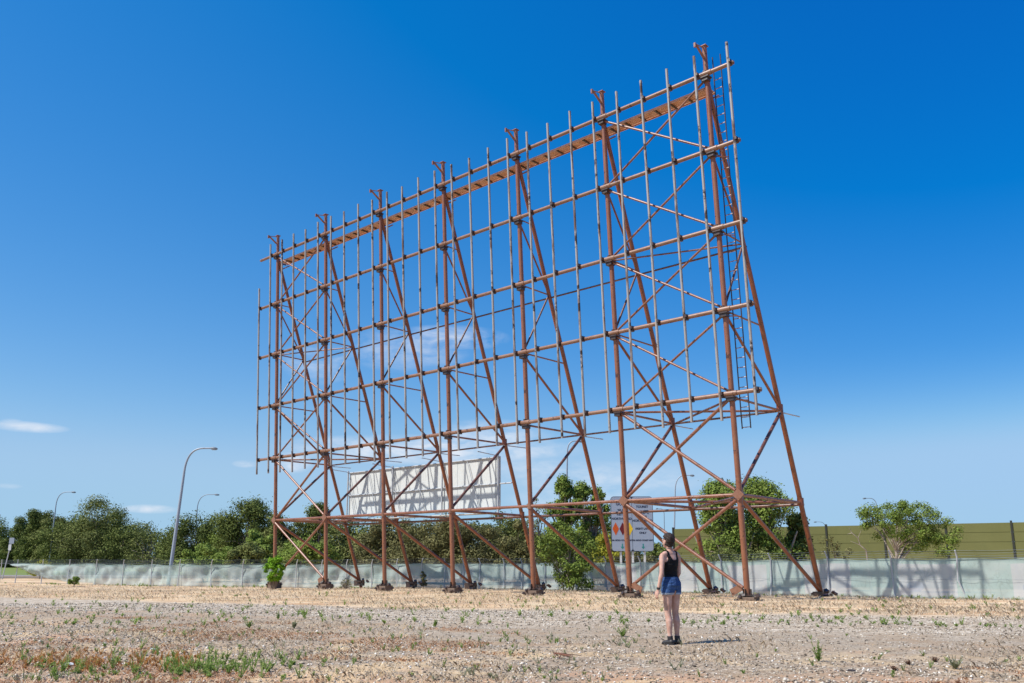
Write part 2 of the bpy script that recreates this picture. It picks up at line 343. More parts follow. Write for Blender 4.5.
for c in CL:
    z0 = ZR[0] - .88 - R.uniform(0, .12); z1 = ZR[4] + .74 + R.uniform(-.08, .08); x = xc(c); dx = R.uniform(-.025, .025)
    if c < -.2: z1 = ZR[3] + 1.25
    MB().tube([(x - dx, fy(z0) + BY, z0), (x + dx * .5, fy((z0 + z1) / 2) + BY, (z0 + z1) / 2), (x + dx, fy(z1) + BY, z1)], .054, 10).obj('batten', M['batten'], T)
hz = [('front_girt', HUB, 0, .068, 'brace')]
member('front_girt', (xc(0), fy(HUB) + PO - .03, HUB), (xc(6), fy(HUB) + PO - .03, HUB), .064, 'brace')
for z, r, mm in ((HUB - .12, .06, 'patchy'), (R0 - .115, .042, 'patchy'), (13.378, .04, 'patchy')):
    member('back_girt', (xc(0) - .1, by(z) + .02, z), (xc(6) + .1, by(z) + .02, z), r, mm)
member('bottom_batten_rail', (xc(-.1), fy(R0) + .55, R0 - .6), (xc(-.1) + .01, fy(R0) + .6, R0 - .62), .02, 'brace') if False else None
# cross bracing in the two end bays (front plane) + plan bracing
lv = [ZR[4], ZR[3], ZR[2], ZR[1], ZR[0], HUB, .18]
for c in (0, 5):
    for a, b_ in zip(lv[:-1], lv[1:]):
        r = .046 if b_ > 4 else .062
        o1, o2 = (.0, .09)
        e = .12
        member('cross_brace', (xc(c) + e, fy(a) + o1, a - .16), (xc(c + 1) - e, fy(b_) + o1, b_ + .16), r, 'brace')
        member('cross_brace', (xc(c + 1) - e, fy(a) + o2, a - .16), (xc(c) + e, fy(b_) + o2, b_ + .16), r, 'patchy' if a > HUB + 1 and c == 9 else 'brace')
    for z, r in ((ZR[0] - .1, .045), (HUB - .02, .055), (ZR[2] - .03, .034)):
        member('plan_brace', (xc(c) + .1, fy(z) + .12, z), (xc(c + 1) - .05, by(z) - .05, z - .01), r, 'brace')
        if z < 8: member('plan_brace', (xc(c) + .05, by(z) - .05, z - .06), (xc(c + 1) - .1, fy(z) + .12, z - .06), r, 'patchy')
    for cc in (c, c + 1):
        for s_ in ((1,) if cc == c else (-1,)):
            b = MB(); b.box((xc(cc) + s_ * .38, fy(.3), .26), (.46, .03, .24), Matrix.Rotation(s_ * .45, 3, 'Y')); b.obj('foot_gusset', M['plate'], T, False)
# walkway under the top rail
wz = ZT - .38; wk = MB(); y0 = fy(wz) + .22
for i in range(4): wk.box((xc(2.99), y0 + .05 + i * .125, wz), (BAY * 6.0, .112, .035))
wk.box((xc(2.99), y0 - .035, wz - .03), (BAY * 6.0, .03, .10)); wk.box((xc(2.99), y0 + .52, wz - .03), (BAY * 6.0, .03, .10))
wo = wk.obj('walkway', M['deck'], T, False)
jb = MB(); jb.box((0, y0 + .24, wz - .055), (.06, .52, .06)); jm = jb.mesh('joist', M['clamp'], False)
for i in range(40):
    o = bpy.data.objects.new('joist', jm); COL.objects.link(o); o.parent = wo; o.location = (xc(0) - .1 + i * .745, 0, 0)
for c in range(NC):
    member('walkway_knee', (xc(c), fy(wz - .5) + .1, wz - .62), (xc(c), y0 + .7, wz - .08), .035, 'brace')
# ladder
lx, lz0, lz1 = .26, 6.0, ZT + .95; ly = lambda z: fy(z) + .5
ld = empty('ladder', (0, 0, 0)); ld.parent = T
ld = MB().tube([(lx - .17, ly(lz0), lz0), (lx - .17, ly(lz1), lz1)], .024, 8).tube([(lx + .17, ly(lz0), lz0), (lx + .17, ly(lz1), lz1)], .024, 8)
bpy.data.objects.remove([o for o in COL.objects if o.name == 'ladder'][0])
lo = ld.obj('ladder', M['clamp'], T)
rm = MB().tube([(lx - .17, 0, 0), (lx + .17, 0, 0)], .017, 6).mesh('rung', M['ladder'])
nr = int((lz1 - lz0 - .3) / .37)
for i in range(nr):
    z = lz0 + .05 + i * .37; o = bpy.data.objects.new('rung', rm); COL.objects.link(o); o.parent = lo; o.location = (0, ly(z), z)
for z in (ZR[0] - .2, ZR[1] - .2, ZR[2] - .2, ZR[3] - .2): member('ladder_stay', (0, fy(z) + PO, z), (lx + .17, ly(z), z), .02, 'brace')

# ------------------------------------------------------------------ old billboard fixed behind the frame
def loc(px, py, y, z=None):      # where a sight line meets the local plane y (beam coordinates)
    r = ray(px, py); o = np.array([0 - OX, 0 - OY]); on = o @ N; rn = np.array([r.x, r.y]) @ N
    k = (y - on) / rn; wx = np.array([0, 0]) + np.array([r.x, r.y]) * k
    return ((wx - np.array([OX, OY])) @ U, HC + r.z * k)
BYY = 5.35
xl, zl0 = loc(348, 515, BYY); _, zl1 = loc(348, 472, BYY); xr, zr0 = loc(500, 512.5, BYY); _, zr1 = loc(500, 457.5, BYY)
print('billboard', xl, xr, zl0, zl1, zr0, zr1)
zb0, zb1 = (zl0 + zr0) / 2, (zl1 + zr1) / 2
m, t = mat('billboard_white', .75, 0, .2); p = t.new('ShaderNodeTexCoord').outputs['Object']
c = t.mix(t.noise(.9, p, 5, .6), (.49, .52, .51), (.60, .625, .615)); c = t.mix(t.ramp(t.noise(3., t.new('ShaderNodeMapping', {'Vector': p, 'Scale': (3, 1, .3)}).outputs[0], 4), [(.55, 0), (.75, .4)]), c, (.36, .35, .33)); t.set(t.b, 'Base Color', c); M['board'] = m
BB = empty('billboard', (OX + U[0] * (xl + xr) / 2 + N[0] * BYY, OY + U[1] * (xl + xr) / 2 + N[1] * BYY, 0), -.7426, label='long white blank billboard fixed behind the rusty screen frame, crossed by shadows', cat='billboard')
hw = (xr - xl) / 2
pb = MB(); npan = 8
for i in range(npan):
    a = -hw + i * 2 * hw / npan; pb.box((a + hw / npan, 0.04, (zb0 + zb1) / 2), (2 * hw / npan - .02, .04, zb1 - zb0))
pb.obj('panel', M['board'], BB, False)
for z in (zb0 + .05, (zb0 + zb1) / 2 - .05, zb1 - .03): MB().tube([(-hw - (.0 if z > zb1 - .1 else .05), -.04, z), (hw + (.9 if abs(z - (zb0 + zb1) / 2) < .2 else .05), -.04, z)], .04, 8).obj('frame_rail', M['galv'], BB)
for i in range(7):
    x = -hw + .03 + i * (2 * hw - .06) / 6
    if i in (0, 2, 4, 6):
        MB().tube([(x, -.12, zb0 - .4), (x, -.12, zb1 + .1)], .05, 8).obj('frame_post', M['galv'], BB)
        MB().tube([(x, -.12, zb1 + .02), (x - .02, -1.7, zb1 + .12)], .025, 6).obj('lamp_arm', M['galv'], BB)
    MB().tube([(x - .2 + .1 * (i == 0), -.1, zb1 - .1), (x + .75 - 1. * (i == 6), -.1, zb0 + .1)], .022, 6).obj('frame_brace', M['galv'], BB)
for i in range(5):
    x = -hw + .8 + i * (2 * hw - 1.6) / 4
    MB().tube([(x, .05, zb0 + .1), (x, -1.3, zb0 - .15), ], .03, 6).obj('bottom_bracket', M['galv'], BB)
cw = MB(); cw.box((0, -.55, zb0 - .22), (2 * hw, .7, .04)); cw.obj('catwalk', M['board'], BB, False)

# ------------------------------------------------------------------ fence
FP = [(31, 21), (19.2, 32.2), (13.6, 37.4), (9.9, 42.2), (6.2, 47), (-.4, 53.8), (-5, 56.6), (-9.5, 58.4), (-15, 60.2), (-22.8, 62.2), (-31.4, 66.7), (-33.6, 68.0), (-37, 70), (-41.5, 72.6), (-50, 78)]
FP = [Vector(p) for p in FP]; FL = [0]
for a, b in zip(FP[:-1], FP[1:]): FL.append(FL[-1] + (b - a).length)
def fpt(s):
    for i in range(len(FP) - 1):
        if s <= FL[i + 1] or i == len(FP) - 2:
            k = (s - FL[i]) / (FL[i + 1] - FL[i]); d = (FP[i + 1] - FP[i]).normalized(); return FP[i].lerp(FP[i + 1], k), d
FH = 1.57
FE = empty('chain_link_fence', (13.6, 37.4, float(gz(13.6, 37.4))), label='long galvanised fence with angled barbed wire tops hung with pale green shade cloth', cat='fence')
def inF(v, P=FE): return Vector(v) - Vector(P.location)
def s_at(px):   # fence length at an image column
    best = None
    for i in range(4000):
        s = FL[-1] * i / 4000; q, d = fpt(s); e = abs(512 + F * q.x / (math.cos(PITCH) * q.y) - px)
        if best is None or e < best[0]: best = (e, s)
    return best[1]
posts = []
anchors = [958.6, 890.8, 827, 770, 720.5, 676, 640, 606, 575, 545, 522, 504, 480, 463.5, 445, 422, 397, 372, 347, 322, 297, 271, 243.5, 212, 180, 152.5, 124, 97, 70, 43.5, 18]
for px in anchors: posts.append(s_at(px))
s0 = posts[0]; posts = [s0 - 2.6 * k for k in (4, 3, 2, 1)] + posts + [posts[-1] + 2.3 * k for k in (1, 2, 3, 4)]
pm = MB().tube([(0, 0, -.1), (0, 0, FH + .02)], .034, 8); tops = []
barb_h = []
for k, s in enumerate(posts):
    q, d = fpt(s); z = float(gz(q.x, q.y)); nrm = Vector((d.y, -d.x)); 
    if nrm.y > 0: nrm = -nrm      # towards the lot
    side_ = nrm * -1 if False else nrm
    b = MB(); lean = R.uniform(-.06, .06); e = Vector((lean, 0, 0))
    if k == 4: e = Vector((-.22, 0, 0))       # the bent post at the right
    p0 = Vector((q.x, q.y, z - .1)) - e; p1 = Vector((q.x, q.y, z + FH + .03)) + e * .3
    kk = Vector((d.x * -.0 , 0, 0)); tip = p1 + Vector((side_.x * .16 + (.14 if q.x < -5 else 0), side_.y * .16, .26))
    b.tube([inF(p0), inF((p0 + p1) / 2 + e * (.9 if k == 4 else .3)), inF(p1), inF(tip)], [.036, .036, .034, .028], 8)
    b.obj('fence_post', M['galv'], FE); tops.append((p1, tip))
for kf in (.25, .62, .97):
    pts = []
    for i, (a, b_) in enumerate(tops):
        w_ = a.lerp(b_, kf); pts.append(inF(w_))
        if i < len(tops) - 1: w2 = tops[i + 1][0].lerp(tops[i + 1][1], kf); pts.append(inF((w_ + w2) / 2 - Vector((0, 0, .035))))
    MB().tube(pts, .0045, 4).obj('barbed_wire', M['darkhead'], FE)
# shade cloth: one sagging creased sheet along the inner face
def cloth_mat():
    m, t = mat('shade_cloth', .8, 0, .25); at_ = t.new('ShaderNodeAttribute', attribute_name='uvw').outputs['Vector']; sp = t.new('ShaderNodeSeparateXYZ', {0: at_})
    s_, h_ = sp.outputs[0], sp.outputs[1]; p = pos(t)
    ph = t.math('FRACT', t.math('DIVIDE', t.math('ADD', s_, 1.35), 4.1))
    band = t.math('MULTIPLY', t.math('LESS_THAN', ph, .53), t.math('MULTIPLY', t.math('GREATER_THAN', h_, .08), t.math('LESS_THAN', h_, .88)))
    green = t.mix(t.noise(1.2, p, 4), (.40, .52, .48), (.50, .61, .57)); wh = t.mix(t.noise(2., p, 5, .7), (.53, .545, .545), (.66, .655, .65))
    scr = t.ramp(t.noise(3.5, t.new('ShaderNodeMapping', {'Vector': p, 'Scale': (1, 1, .6)}).outputs[0], 8, .75, 1.5), [(.53, 0), (.60, .45)]); green = t.mix(scr, green, (.30, .37, .34))
    left = t.new('ShaderNodeMapRange', {'Value': s_, 'From Min': s_at(620), 'From Max': s_at(560), 'To Min': .85, 'To Max': .3}).outputs[0]
    c = t.mix(t.math('MULTIPLY', band, left), green, wh)
    # washed-out printed palm fan and blue patch on every white square
    dx = t.math('MULTIPLY', t.math('SUBTRACT', ph, .28), 4.1); dy = t.math('MULTIPLY', t.math('SUBTRACT', h_, .52), FH)
    ang = t.math('ARCTAN2', dy, dx); rr = t.math('SQRT', t.math('ADD', t.math('MULTIPLY', dx, dx), t.math('MULTIPLY', dy, dy)))
    fan = t.math('MULTIPLY', t.math('GREATER_THAN', t.math('SINE', t.math('MULTIPLY', ang, 13.)), .1), t.math('MULTIPLY', t.math('LESS_THAN', rr, .46), t.math('GREATER_THAN', dy, -.1)))
    c = t.mix(t.math('MULTIPLY', t.math('MULTIPLY', fan, band), t.math('MULTIPLY', left, .35)), c, (.33, .42, .38))
    dx2 = t.math('SUBTRACT', dx, .38); dy2 = t.math('ADD', dy, .32); r2 = t.math('ADD', t.math('MULTIPLY', dx2, dx2), t.math('MULTIPLY', t.math('MULTIPLY', dy2, dy2), 2.5))
    c = t.mix(t.math('MULTIPLY', t.math('MULTIPLY', t.math('LESS_THAN', r2, .11), band), t.math('MULTIPLY', left, .4)), c, (.30, .37, .52))
    c = t.mix(t.ramp(t.noise(.8, p, 5, .7), [(.5, 0), (.75, .45)]), c, (.56, .57, .55))
    c = t.mix(t.ramp(h_, [(.90, 0), (.96, .5)]), c, (.28, .40, .36))
    c = t.mix(t.ramp(h_, [(0, .6), (.10, 0)]), c, (.45, .40, .33))
    t.set(t.b, 'Base Color', c)
    tr = t.new('ShaderNodeBsdfTranslucent', {'Color': c}); tp = t.new('ShaderNodeBsdfTransparent')
    mx = t.new('ShaderNodeMixShader', {0: .30, 1: t.b.outputs[0], 2: tr.outputs[0]})
    op = t.new('ShaderNodeMapRange', {'Value': s_, 'From Min': s_at(640), 'From Max': s_at(300), 'To Min': .14, 'To Max': .26}).outputs[0]
    mx2 = t.new('ShaderNodeMixShader', {0: op, 1: mx.outputs[0], 2: tp.outputs[0]}); t.set(t.out, 'Surface', mx2.outputs[0]); return m
M['cloth'] = cloth_mat()
sA, sB = 0., s_at(14); ns = int((sB - sA) / .08); nh = 18
V = np.zeros((ns + 1, nh + 1, 3)); A = np.zeros((ns + 1, nh + 1, 3)); ps = np.array(posts); sL = s_at(95)
for i in range(ns + 1):
    s = sA + (sB - sA) * i / ns; q, d = fpt(s); z = float(gz(q.x, q.y)); nrm = Vector((d.y, -d.x)); nrm = -nrm if nrm.y > 0 else nrm
    dist = np.min(np.abs(ps - s)); loose = sm((s - s_at(560)) / 12)
    crease = (.015 + .07 * loose) * math.sin(s * 3.1 + 1.7 * math.sin(s * 1.3)) + (.012 + .03 * loose) * math.sin(s * 8.3 + 2 * math.sin(s * .7))
    topz = FH - .02 - .035 * min(dist, 1.2) - .03 * loose * abs(math.sin(s * .9)); botz = .0 + .06 * loose * abs(math.sin(s * .63))
    if s > sL:
        k = (s - sL) / (sB - sL); topz = FH - .02 - .07 * math.sin(PI * min(1, k * 1.15)) ** 2 * (k < .87) ; botz = .12 + (FH - .25) * k ** 2.6
    for j in range(nh + 1):
        h = j / nh; zz = z + botz + (topz - botz) * h
        off = -.05 - .5 * loose * .1 + (crease - .02) * math.sin(PI * min(1, .15 + h)) + (.02 + .05 * loose) * (abs(math.sin(h * 3.1 + s * 1.35 + 1.5 * math.sin(s * .41))) - .5) + (.012 + .03 * loose) * (abs(math.sin(h * 5.3 - s * 2.1 + math.sin(s))) - .5) + .03 * loose * math.sin(h * 7 + s * 2.3) + (.35 * math.sin(PI * h) * ((s - sL) / (sB - sL)) if s > sL else 0)
        V[i, j] = (q.x + nrm.x * off, q.y + nrm.y * off, zz); A[i, j] = (s, h, 0)
V -= np.array(FE.location); idx = np.arange((ns + 1) * (nh + 1)).reshape(ns + 1, nh + 1)
Q = np.stack([idx[:-1, :-1], idx[1:, :-1], idx[1:, 1:], idx[:-1, 1:]], -1).reshape(-1, 4)
clo = npmesh('shade_cloth', V.reshape(-1, 3), Q, M['cloth'], FE, True)
at_ = clo.data.attributes.new('uvw', 'FLOAT_VECTOR', 'POINT'); at_.data.foreach_set('vector', A.reshape(-1, 3).astype(np.float32).ravel())
# line wires top, middle and bottom
for hh_ in (.06, .75, FH - .01):
    pts = [inF((fpt(s)[0].x, fpt(s)[0].y - .02, float(gz(*fpt(s)[0])) + hh_)) for s in np.arange(0, FL[-1], 1.2)]
    MB().tube(pts, .005 if hh_ < 1 else .009, 4).obj('line_wire', M['darkhead'], FE)

# ------------------------------------------------------------------ noise wall
WA, WB = Vector((22.65, 62, 0)), Vector((32.4, 56, 0)); wd = (WB - WA).normalized(); SPW = 3.815; WA -= wd * .42
m, t = mat('noise_wall_olive', .85, 0, .2); p = t.new('ShaderNodeTexCoord').outputs['Object']; s3 = t.new('ShaderNodeSeparateXYZ', {0: p})
zf = t.math('FRACT', t.math('DIVIDE', s3.outputs[2], .62)); c = t.mix(t.noise(.6, p, 5, .6), (.118, .122, .042), (.165, .168, .064))
c = t.mix(t.ramp(t.noise(3., t.new('ShaderNodeMapping', {'Vector': p, 'Scale': (1, 1, .2)}).outputs[0], 4), [(.5, 0), (.8, .4)]), c, (.12, .13, .05))
t.set(t.b, 'Base Color', c); M['wall'] = m
NW = empty('noise_wall', WA + Vector((0, 0, -.4)), math.atan2(wd.y, wd.x), label='olive green panelled road noise wall with dark upright posts behind the fence', cat='wall')
for i in range(-3, 8):
    b = MB(); x0 = i * SPW
    for k in range(7):
        b.box((x0 + SPW / 2, 0, .1 + k * .61), (SPW - .12, .12, .585))
    b.box((x0 + SPW / 2, .0, 2.0), (SPW - .16, .085, 4.1))
    b.obj('wall_panel', M['wall'], NW, False)
for i in range(-3, 9):
    b = MB(); b.box((i * SPW, 0, 2.05), (.12, .24, 4.26)); b.obj('wall_post', M['black'], NW, False)

# ------------------------------------------------------------------ road sign
D = 58.; a = at(611.6, 551.5, D); b_ = at(652.3, 496.5, D); SW, SH = b_.x - a.x, b_.z - a.z
RSG = empty('road_sign', ((a.x + b_.x) / 2, D, -.45), 0, label='large pale grey road sign with three coloured diamonds on white posts behind the fence', cat='road sign')
zc = (a.z + b_.z) / 2 + .45
def rrect(w_, h_, r, n=6):
    out = []
    for cx, cz, a0 in ((w_ / 2 - r, h_ / 2 - r, 0), (-w_ / 2 + r, h_ / 2 - r, PI / 2), (-w_ / 2 + r, -h_ / 2 + r, PI), (w_ / 2 - r, -h_ / 2 + r, 1.5 * PI)):
        out += [(cx + r * math.cos(a0 + k * PI / 2 / n), cz + r * math.sin(a0 + k * PI / 2 / n)) for k in range(n + 1)]
    return out
def slab(mb, outline, y0, y1, cx=0, cz=0):
    n = len(outline); V = [(x + cx, y0, z + cz) for x, z in outline] + [(x + cx, y1, z + cz) for x, z in outline]
    mb.add(V, [tuple(range(n)), tuple(range(2 * n - 1, n - 1, -1))] + [(i, i + n, (i + 1) % n + n, (i + 1) % n) for i in range(n)]); return mb
M['signface'] = plain('sign_face', (.31, .36, .44), .4, .06); M['signdk'] = plain('sign_dark', (.03, .04, .07), .5, .1); M['signpost'] = plain('sign_post', (.62, .63, .62), .6, .1)
slab(MB(), rrect(SW, SH, .22), -.03, .03, 0, zc).obj('sign_board', M['signdk'], RSG, False)
hf = SW / 2 - .04
for s_ in (-1, 1): slab(MB(), rrect(hf - .01, SH - .07, .17), -.045, -.032, s_ * (hf / 2 + .008), zc).obj('sign_face', M['signface'], RSG, False)
for x in (-SW * .28, .0, SW * .28): b = MB(); b.box((x, .09, zc / 2 - SH * .1), (.13, .1, zc + SH * .2)); b.obj('sign_post', M['signpost'], RSG, False)
for k, (cn, col) in enumerate((('orange', (.52, .085, .008)), ('maroon', (.13, .008, .01)), ('yellow', (.75, .5, .02)))):
    mm = plain('diamond_' + cn, col, .5, .08); xx = -SW * .5 + .30 + k * .462; rr = [(.215, 0), (0, .43), (-.215, 0), (0, -.43)]
    dm = slab(MB(), rr, -.052, -.046, xx, zc - .33).obj('diamond', mm, RSG, False); dm['label'] = cn + ' diamond'
def text(s, x, z, size, parent, m, y=-.047, nm='lettering'):
    cu = bpy.data.curves.new(nm, 'FONT'); cu.body = s; cu.size = size; cu.align_x = 'CENTER'; cu.align_y = 'CENTER'; cu.extrude = .002; cu.offset = .010
    o = bpy.data.objects.new(nm, cu); COL.objects.link(o); bpy.context.view_layer.update()
    me = bpy.data.meshes.new_from_object(o); bpy.data.objects.remove(o); me.materials.append(m) if not me.materials else None
    me.materials[0] = m; q = bpy.data.objects.new(nm, me); COL.objects.link(q); q.parent = parent; q.location = (x, y, z); q.rotation_euler = (PI / 2, 0, 0); return q
xL, xR = -SW * .245, SW * .245
for s, x, z, sz in (('GOLD', xL, .36, .26), ('VIA M1', xL, .25, .17), ('KEYES', xL, .175, .24), ('NORTHWARD', xL, .09, .20), ('VIA GOLD COAST HWY', xL, -.30, .13),
                    ('THEME PARKS', xR, .38, .17), ('TOURIST', xR, .31, .2), ('GOLD C', xR, .20, .24), ('KEYES', xR, .125, .22), ('NORTHWARD', xR, .055, .20), ('RIGHT LANE', xR, -.09, .17), ('ONLY', xR, -.165, .17), ('VIA GOLD COAST HWY', xR, -.30, .13)):
    text(s, x, zc + z * SH, sz, RSG, M['signdk'])
M['green'] = plain('arrow_green', (.02, .22, .2), .5, .1)
for x in (xL, xR): slab(MB(), [(-.035, .2), (-.035, 0), (-.12, 0), (0, -.15), (.12, 0), (.035, 0), (.035, .2)][::-1], -.052, -.046, x, zc - SH * .415).obj('arrow', M['green'], RSG, False)

# small road sign far left
D = 82.; p0 = at(11, 545, D); ss = empty('small_road_sign', (p0.x, D, -.45), 0, label='small square dark sign above a white plate on a thin leaning post at far left', cat='road sign')
tp = at(11.5, 541, D).z + .45
MB().tube([(-.45, 0, 0), (0.05, 0, tp + .3)], .045, 8).obj('sign_post', M['galv'], ss)
slab(MB(), rrect(.45, .55, .06), -.08, -.05, .06, tp + .02).obj('sign_plate', M['lamp'], ss, False)
slab(MB(), rrect(.26, .55, .03), -.08, -.05, -.05, tp - .58).obj('plate', M['board'], ss, False)

# ------------------------------------------------------------------ street lamps
def lamp(D, base, top, arm_px, label, flip=1, r=.085):
    # base, top: image points of the pole foot and of the bend; arm_px: image x of the head tip
    b0 = at(*base, D); b1 = at(*top, D); tip = at(arm_px, top[1], D); z0 = -.5
    k = (z0 - b1.z) / (b1.z - b0.z); foot = b1 + (b1 - b0) * k
    e = empty('street_lamp', foot, 0, label=label, cat='street lamp', group='grey curved-arm street lamps')
    d = (b1 - foot); L = tip.x - b1.x; H = d.length; u = d.normalized()
    rb = min(1.5, abs(L) * .6); s = 1 if L > 0 else -1
    pts = [Vector((0, 0, 0)), u * (H - rb * 1.3) * .5, u * (H - rb * 1.3)]; P1 = pts[-1]; P3 = Vector((d.x + L * .55, 0, H)); C = Vector((P1.x + u.x * rb * 1.25, 0, H + .02))
    MB().tube(pts, [r * 1.15, r, r * .75], 10).obj('pole', M['lamp'], e)
    ap = [P1 * (1 - q) ** 2 + C * 2 * q * (1 - q) + P3 * q * q for q in [i / 10 for i in range(11)]] + [Vector((d.x + L * .8, 0, H))]
    MB().tube(ap, [r * .75 - r * .25 * i / 11 for i in range(12)], 8).obj('arm', M['lamp'], e)
    hd = MB(); x0, x1 = d.x + L * .76, d.x + L * 1.02; n = 8; xsn = [x0 + (x1 - x0) * i / 5 for i in range(6)]; wds = [.05, .11, .15, .16, .14, .06]
    hd.tube([(x, 0, H + .0 - .01 * i) for i, x in enumerate(xsn)], [w_ * .75 for w_ in wds], 10); ho = hd.obj('lamp_head', M['darkhead'], e)
    ln = MB(); ln.box(((x0 + x1) / 2 + .03 * s, 0, H - .12), (abs(x1 - x0) * .5, .16, .03)); ln.obj('lens', M['lens'], ho, False)
    return e
lamp(64., (167.5, 590), (187.5, 448.5), 217, 'tall leaning street lamp with curved arm behind the fence left of the screen frame', r=.115)
lamp(112., (53, 530), (57.5, 492), 75.5, 'distant street lamp rising above the trees at far left')
lamp(112., (196, 530), (198, 494.5), 219, 'distant street lamp above the trees just right of the tall leaning lamp')
lamp(72., (566, 530), (567.5, 441), 582, 'street lamp behind the tall dense tree, seen through the lower part of the frame')
lamp(90., (674, 540), (675.5, 475.5), 694, 'street lamp rising between the road sign and the bushy trees, arm to the right')
lamp(140., (664.5, 540), (664, 508.5), 656, 'small far street lamp beside the road sign, arm pointing left')
lamp(118., (877, 540), (877, 498.5), 863, 'street lamp half hidden by the spreading tree at right, arm pointing left')
lamp(170., (826, 540), (826, 522), 814, 'far street lamp peeping over the noise wall left of the spreading tree')

# ------------------------------------------------------------------ trees
def leaf_mat(name, a, b, c_, trans=.14):
    m, t = mat(name, .75, 0, .08); k = island(t); p = pos(t)
    c = t.ramp(k, [(0, a), (.55, b), (1, c_)]); c = t.mix(t.math('MULTIPLY', t.ramp(t.noise(.35, p, 3), [(.4, 0), (.65, 1)]), .6), c, t.mix(.5, c, tuple(min(1, v * 1.5) for v in c_)))
    t.set(t.b, 'Base Color', c); tr = t.new('ShaderNodeBsdfTranslucent', {'Color': c}); mx = t.new('ShaderNodeMixShader', {0: trans, 1: t.b.outputs[0], 2: tr.outputs[0]}); t.set(t.out, 'Surface', mx.outputs[0]); return m
LM = {'dark': leaf_mat('leaf_dark', (.035, .052, .012), (.08, .11, .026), (.17, .20, .055)),
      'olive': leaf_mat('leaf_olive', (.055, .072, .018), (.115, .14, .038), (.22, .235, .08)),
      'green': leaf_mat('leaf_green', (.08, .13, .02), (.15, .21, .04), (.24, .30, .07)),
      'brown': leaf_mat('leaf_scrub', (.065, .068, .025), (.12, .12, .045), (.22, .205, .09)),
      'bright': leaf_mat('leaf_bright', (.07, .15, .01), (.13, .27, .018), (.22, .40, .03)),
      'yellow': leaf_mat('leaf_yellow', (.17, .20, .02), (.28, .29, .035), (.38, .37, .06))}
m, t = mat('bark', .9); p = t.new('ShaderNodeTexCoord').outputs['Object']
t.set(t.b, 'Base Color', t.mix(t.ramp(t.noise(3., p, 5, .7), [(.35, 0), (.65, 1)]), (.16, .12, .09), (.42, .37, .31))); M['bark'] = m
m, t = mat('twig', .9); t.set(t.b, 'Base Color', (.17, .12, .085, 1)); M['twig'] = m

def leaves(rng, cl, rad, n_each, size, flat=.8, up=.3, aspect=.5):
    cl = np.asarray(cl); K = len(cl); rad = np.asarray(rad)
    n = K * n_each; ci = np.repeat(np.arange(K), n_each); d = rng.normal(size=(n, 3)); d /= np.linalg.norm(d, axis=1)[:, None]
    rr = rng.random(n) ** .45 * (1 + .25 * rng.normal(size=n) * (rng.random(n) < .3)); P = cl[ci] + d * (rr * rad[ci])[:, None] * np.array([1, 1, flat])
    nr = d + rng.normal(size=(n, 3)) * .42 + np.array([0, 0, up]); nr /= np.linalg.norm(nr, axis=1)[:, None]
    a = np.cross(nr, rng.normal(size=(n, 3))); a /= np.linalg.norm(a, axis=1)[:, None] + 1e-9; b = np.cross(nr, a)
    s = size * (.6 + .8 * rng.random(n))[:, None]; a = a * s * .5; b = b * s * aspect * .5
    V = np.stack([P - a, P - b * .9 - a * .1, P + a, P + b * .9 - a * .1], 1).reshape(-1, 3); return V, np.arange(4 * n, dtype=np.int32).reshape(-1, 4)
def tree(name, base, H, W, seed, label, cat, kind='dark', nc=50, nl=300, size=.24, crown0=.25, lobes=None, group=None, trunk_r=None, flat=.8, crad=(.13, .24), stems=1, lean=(0, 0), up=.3):
    rng = np.random.default_rng(seed); r = random.Random(seed); e = empty(name, base, 0, label=label, cat=cat, group=group)
    Wd = W; lobes = lobes or [(0, 0, .5 + crown0 / 2, .5, (1 - crown0) / 2 * .9)]
    cl, rad = [], []
    per = max(3, nc // len(lobes))
    for (lx_, ly_, lz_, lr, lh) in lobes:
        for i in range(per):
            d = rng.normal(size=3); d /= np.linalg.norm(d); q = rng.random() ** .33 * .84
            x = lx_ * Wd + d[0] * q * lr * Wd + lean[0] * lz_; y = ly_ * Wd + d[1] * q * lr * Wd; z = (lz_ + d[2] * q * lh) * H
            cl.append((x, y, max(z, .08 * H))); rad.append(rng.uniform(*crad) * min(Wd, H) * (.75 + .5 * (1 - q)))
    if crown0 > .15 or kind in ('brown', 'olive'):
        for i in range(int(nc * .35)): cl.append((rng.uniform(-.42, .42) * Wd, rng.uniform(-.3, .3) * Wd, rng.uniform(.12, .38) * H)); rad.append(rng.uniform(*crad) * min(Wd, H) * .9)
    V, Q = leaves(rng, cl, rad, nl, size, flat, up); npmesh('crown', V, Q, LM[kind], e)
    tr = trunk_r or H * .022; b = MB(); top = Vector((lean[0] * .5, 0, H * (crown0 + .35)))
    for k in range(stems):
        ox = (k - (stems - 1) / 2) * tr * 3.2
        b.tube([(ox, 0, -.15), (ox * 1.5 + lean[0] * .1 + r.uniform(-.1, .1), 0, H * crown0 * .6), (ox * 2.5 + lean[0] * .3, r.uniform(-.1, .1), H * (crown0 + .1)), (top.x + ox * 4, top.y, top.z)], [tr, tr * .8, tr * .65, tr * .3], 8)
    b.obj('trunk', M['bark'], e); lb = MB()
    for i in range(0, len(cl), 2):
        c = Vector(cl[i]); s = Vector((lean[0] * .25, 0, H * r.uniform(crown0 * .6, crown0 + .2))); mid_ = s.lerp(c, .5) + Vector((r.uniform(-.2, .2), r.uniform(-.2, .2), .05 * H))
        if s.z > c.z: s.z = c.z * .7
        lb.tube([s, mid_, c], [tr * .42, tr * .28, tr * .08], 5)
    lb.obj('limbs', M['twig'] if kind in ('brown',) else M['bark'], e)
    return e
GB = 'trees and scrub beyond the fence'
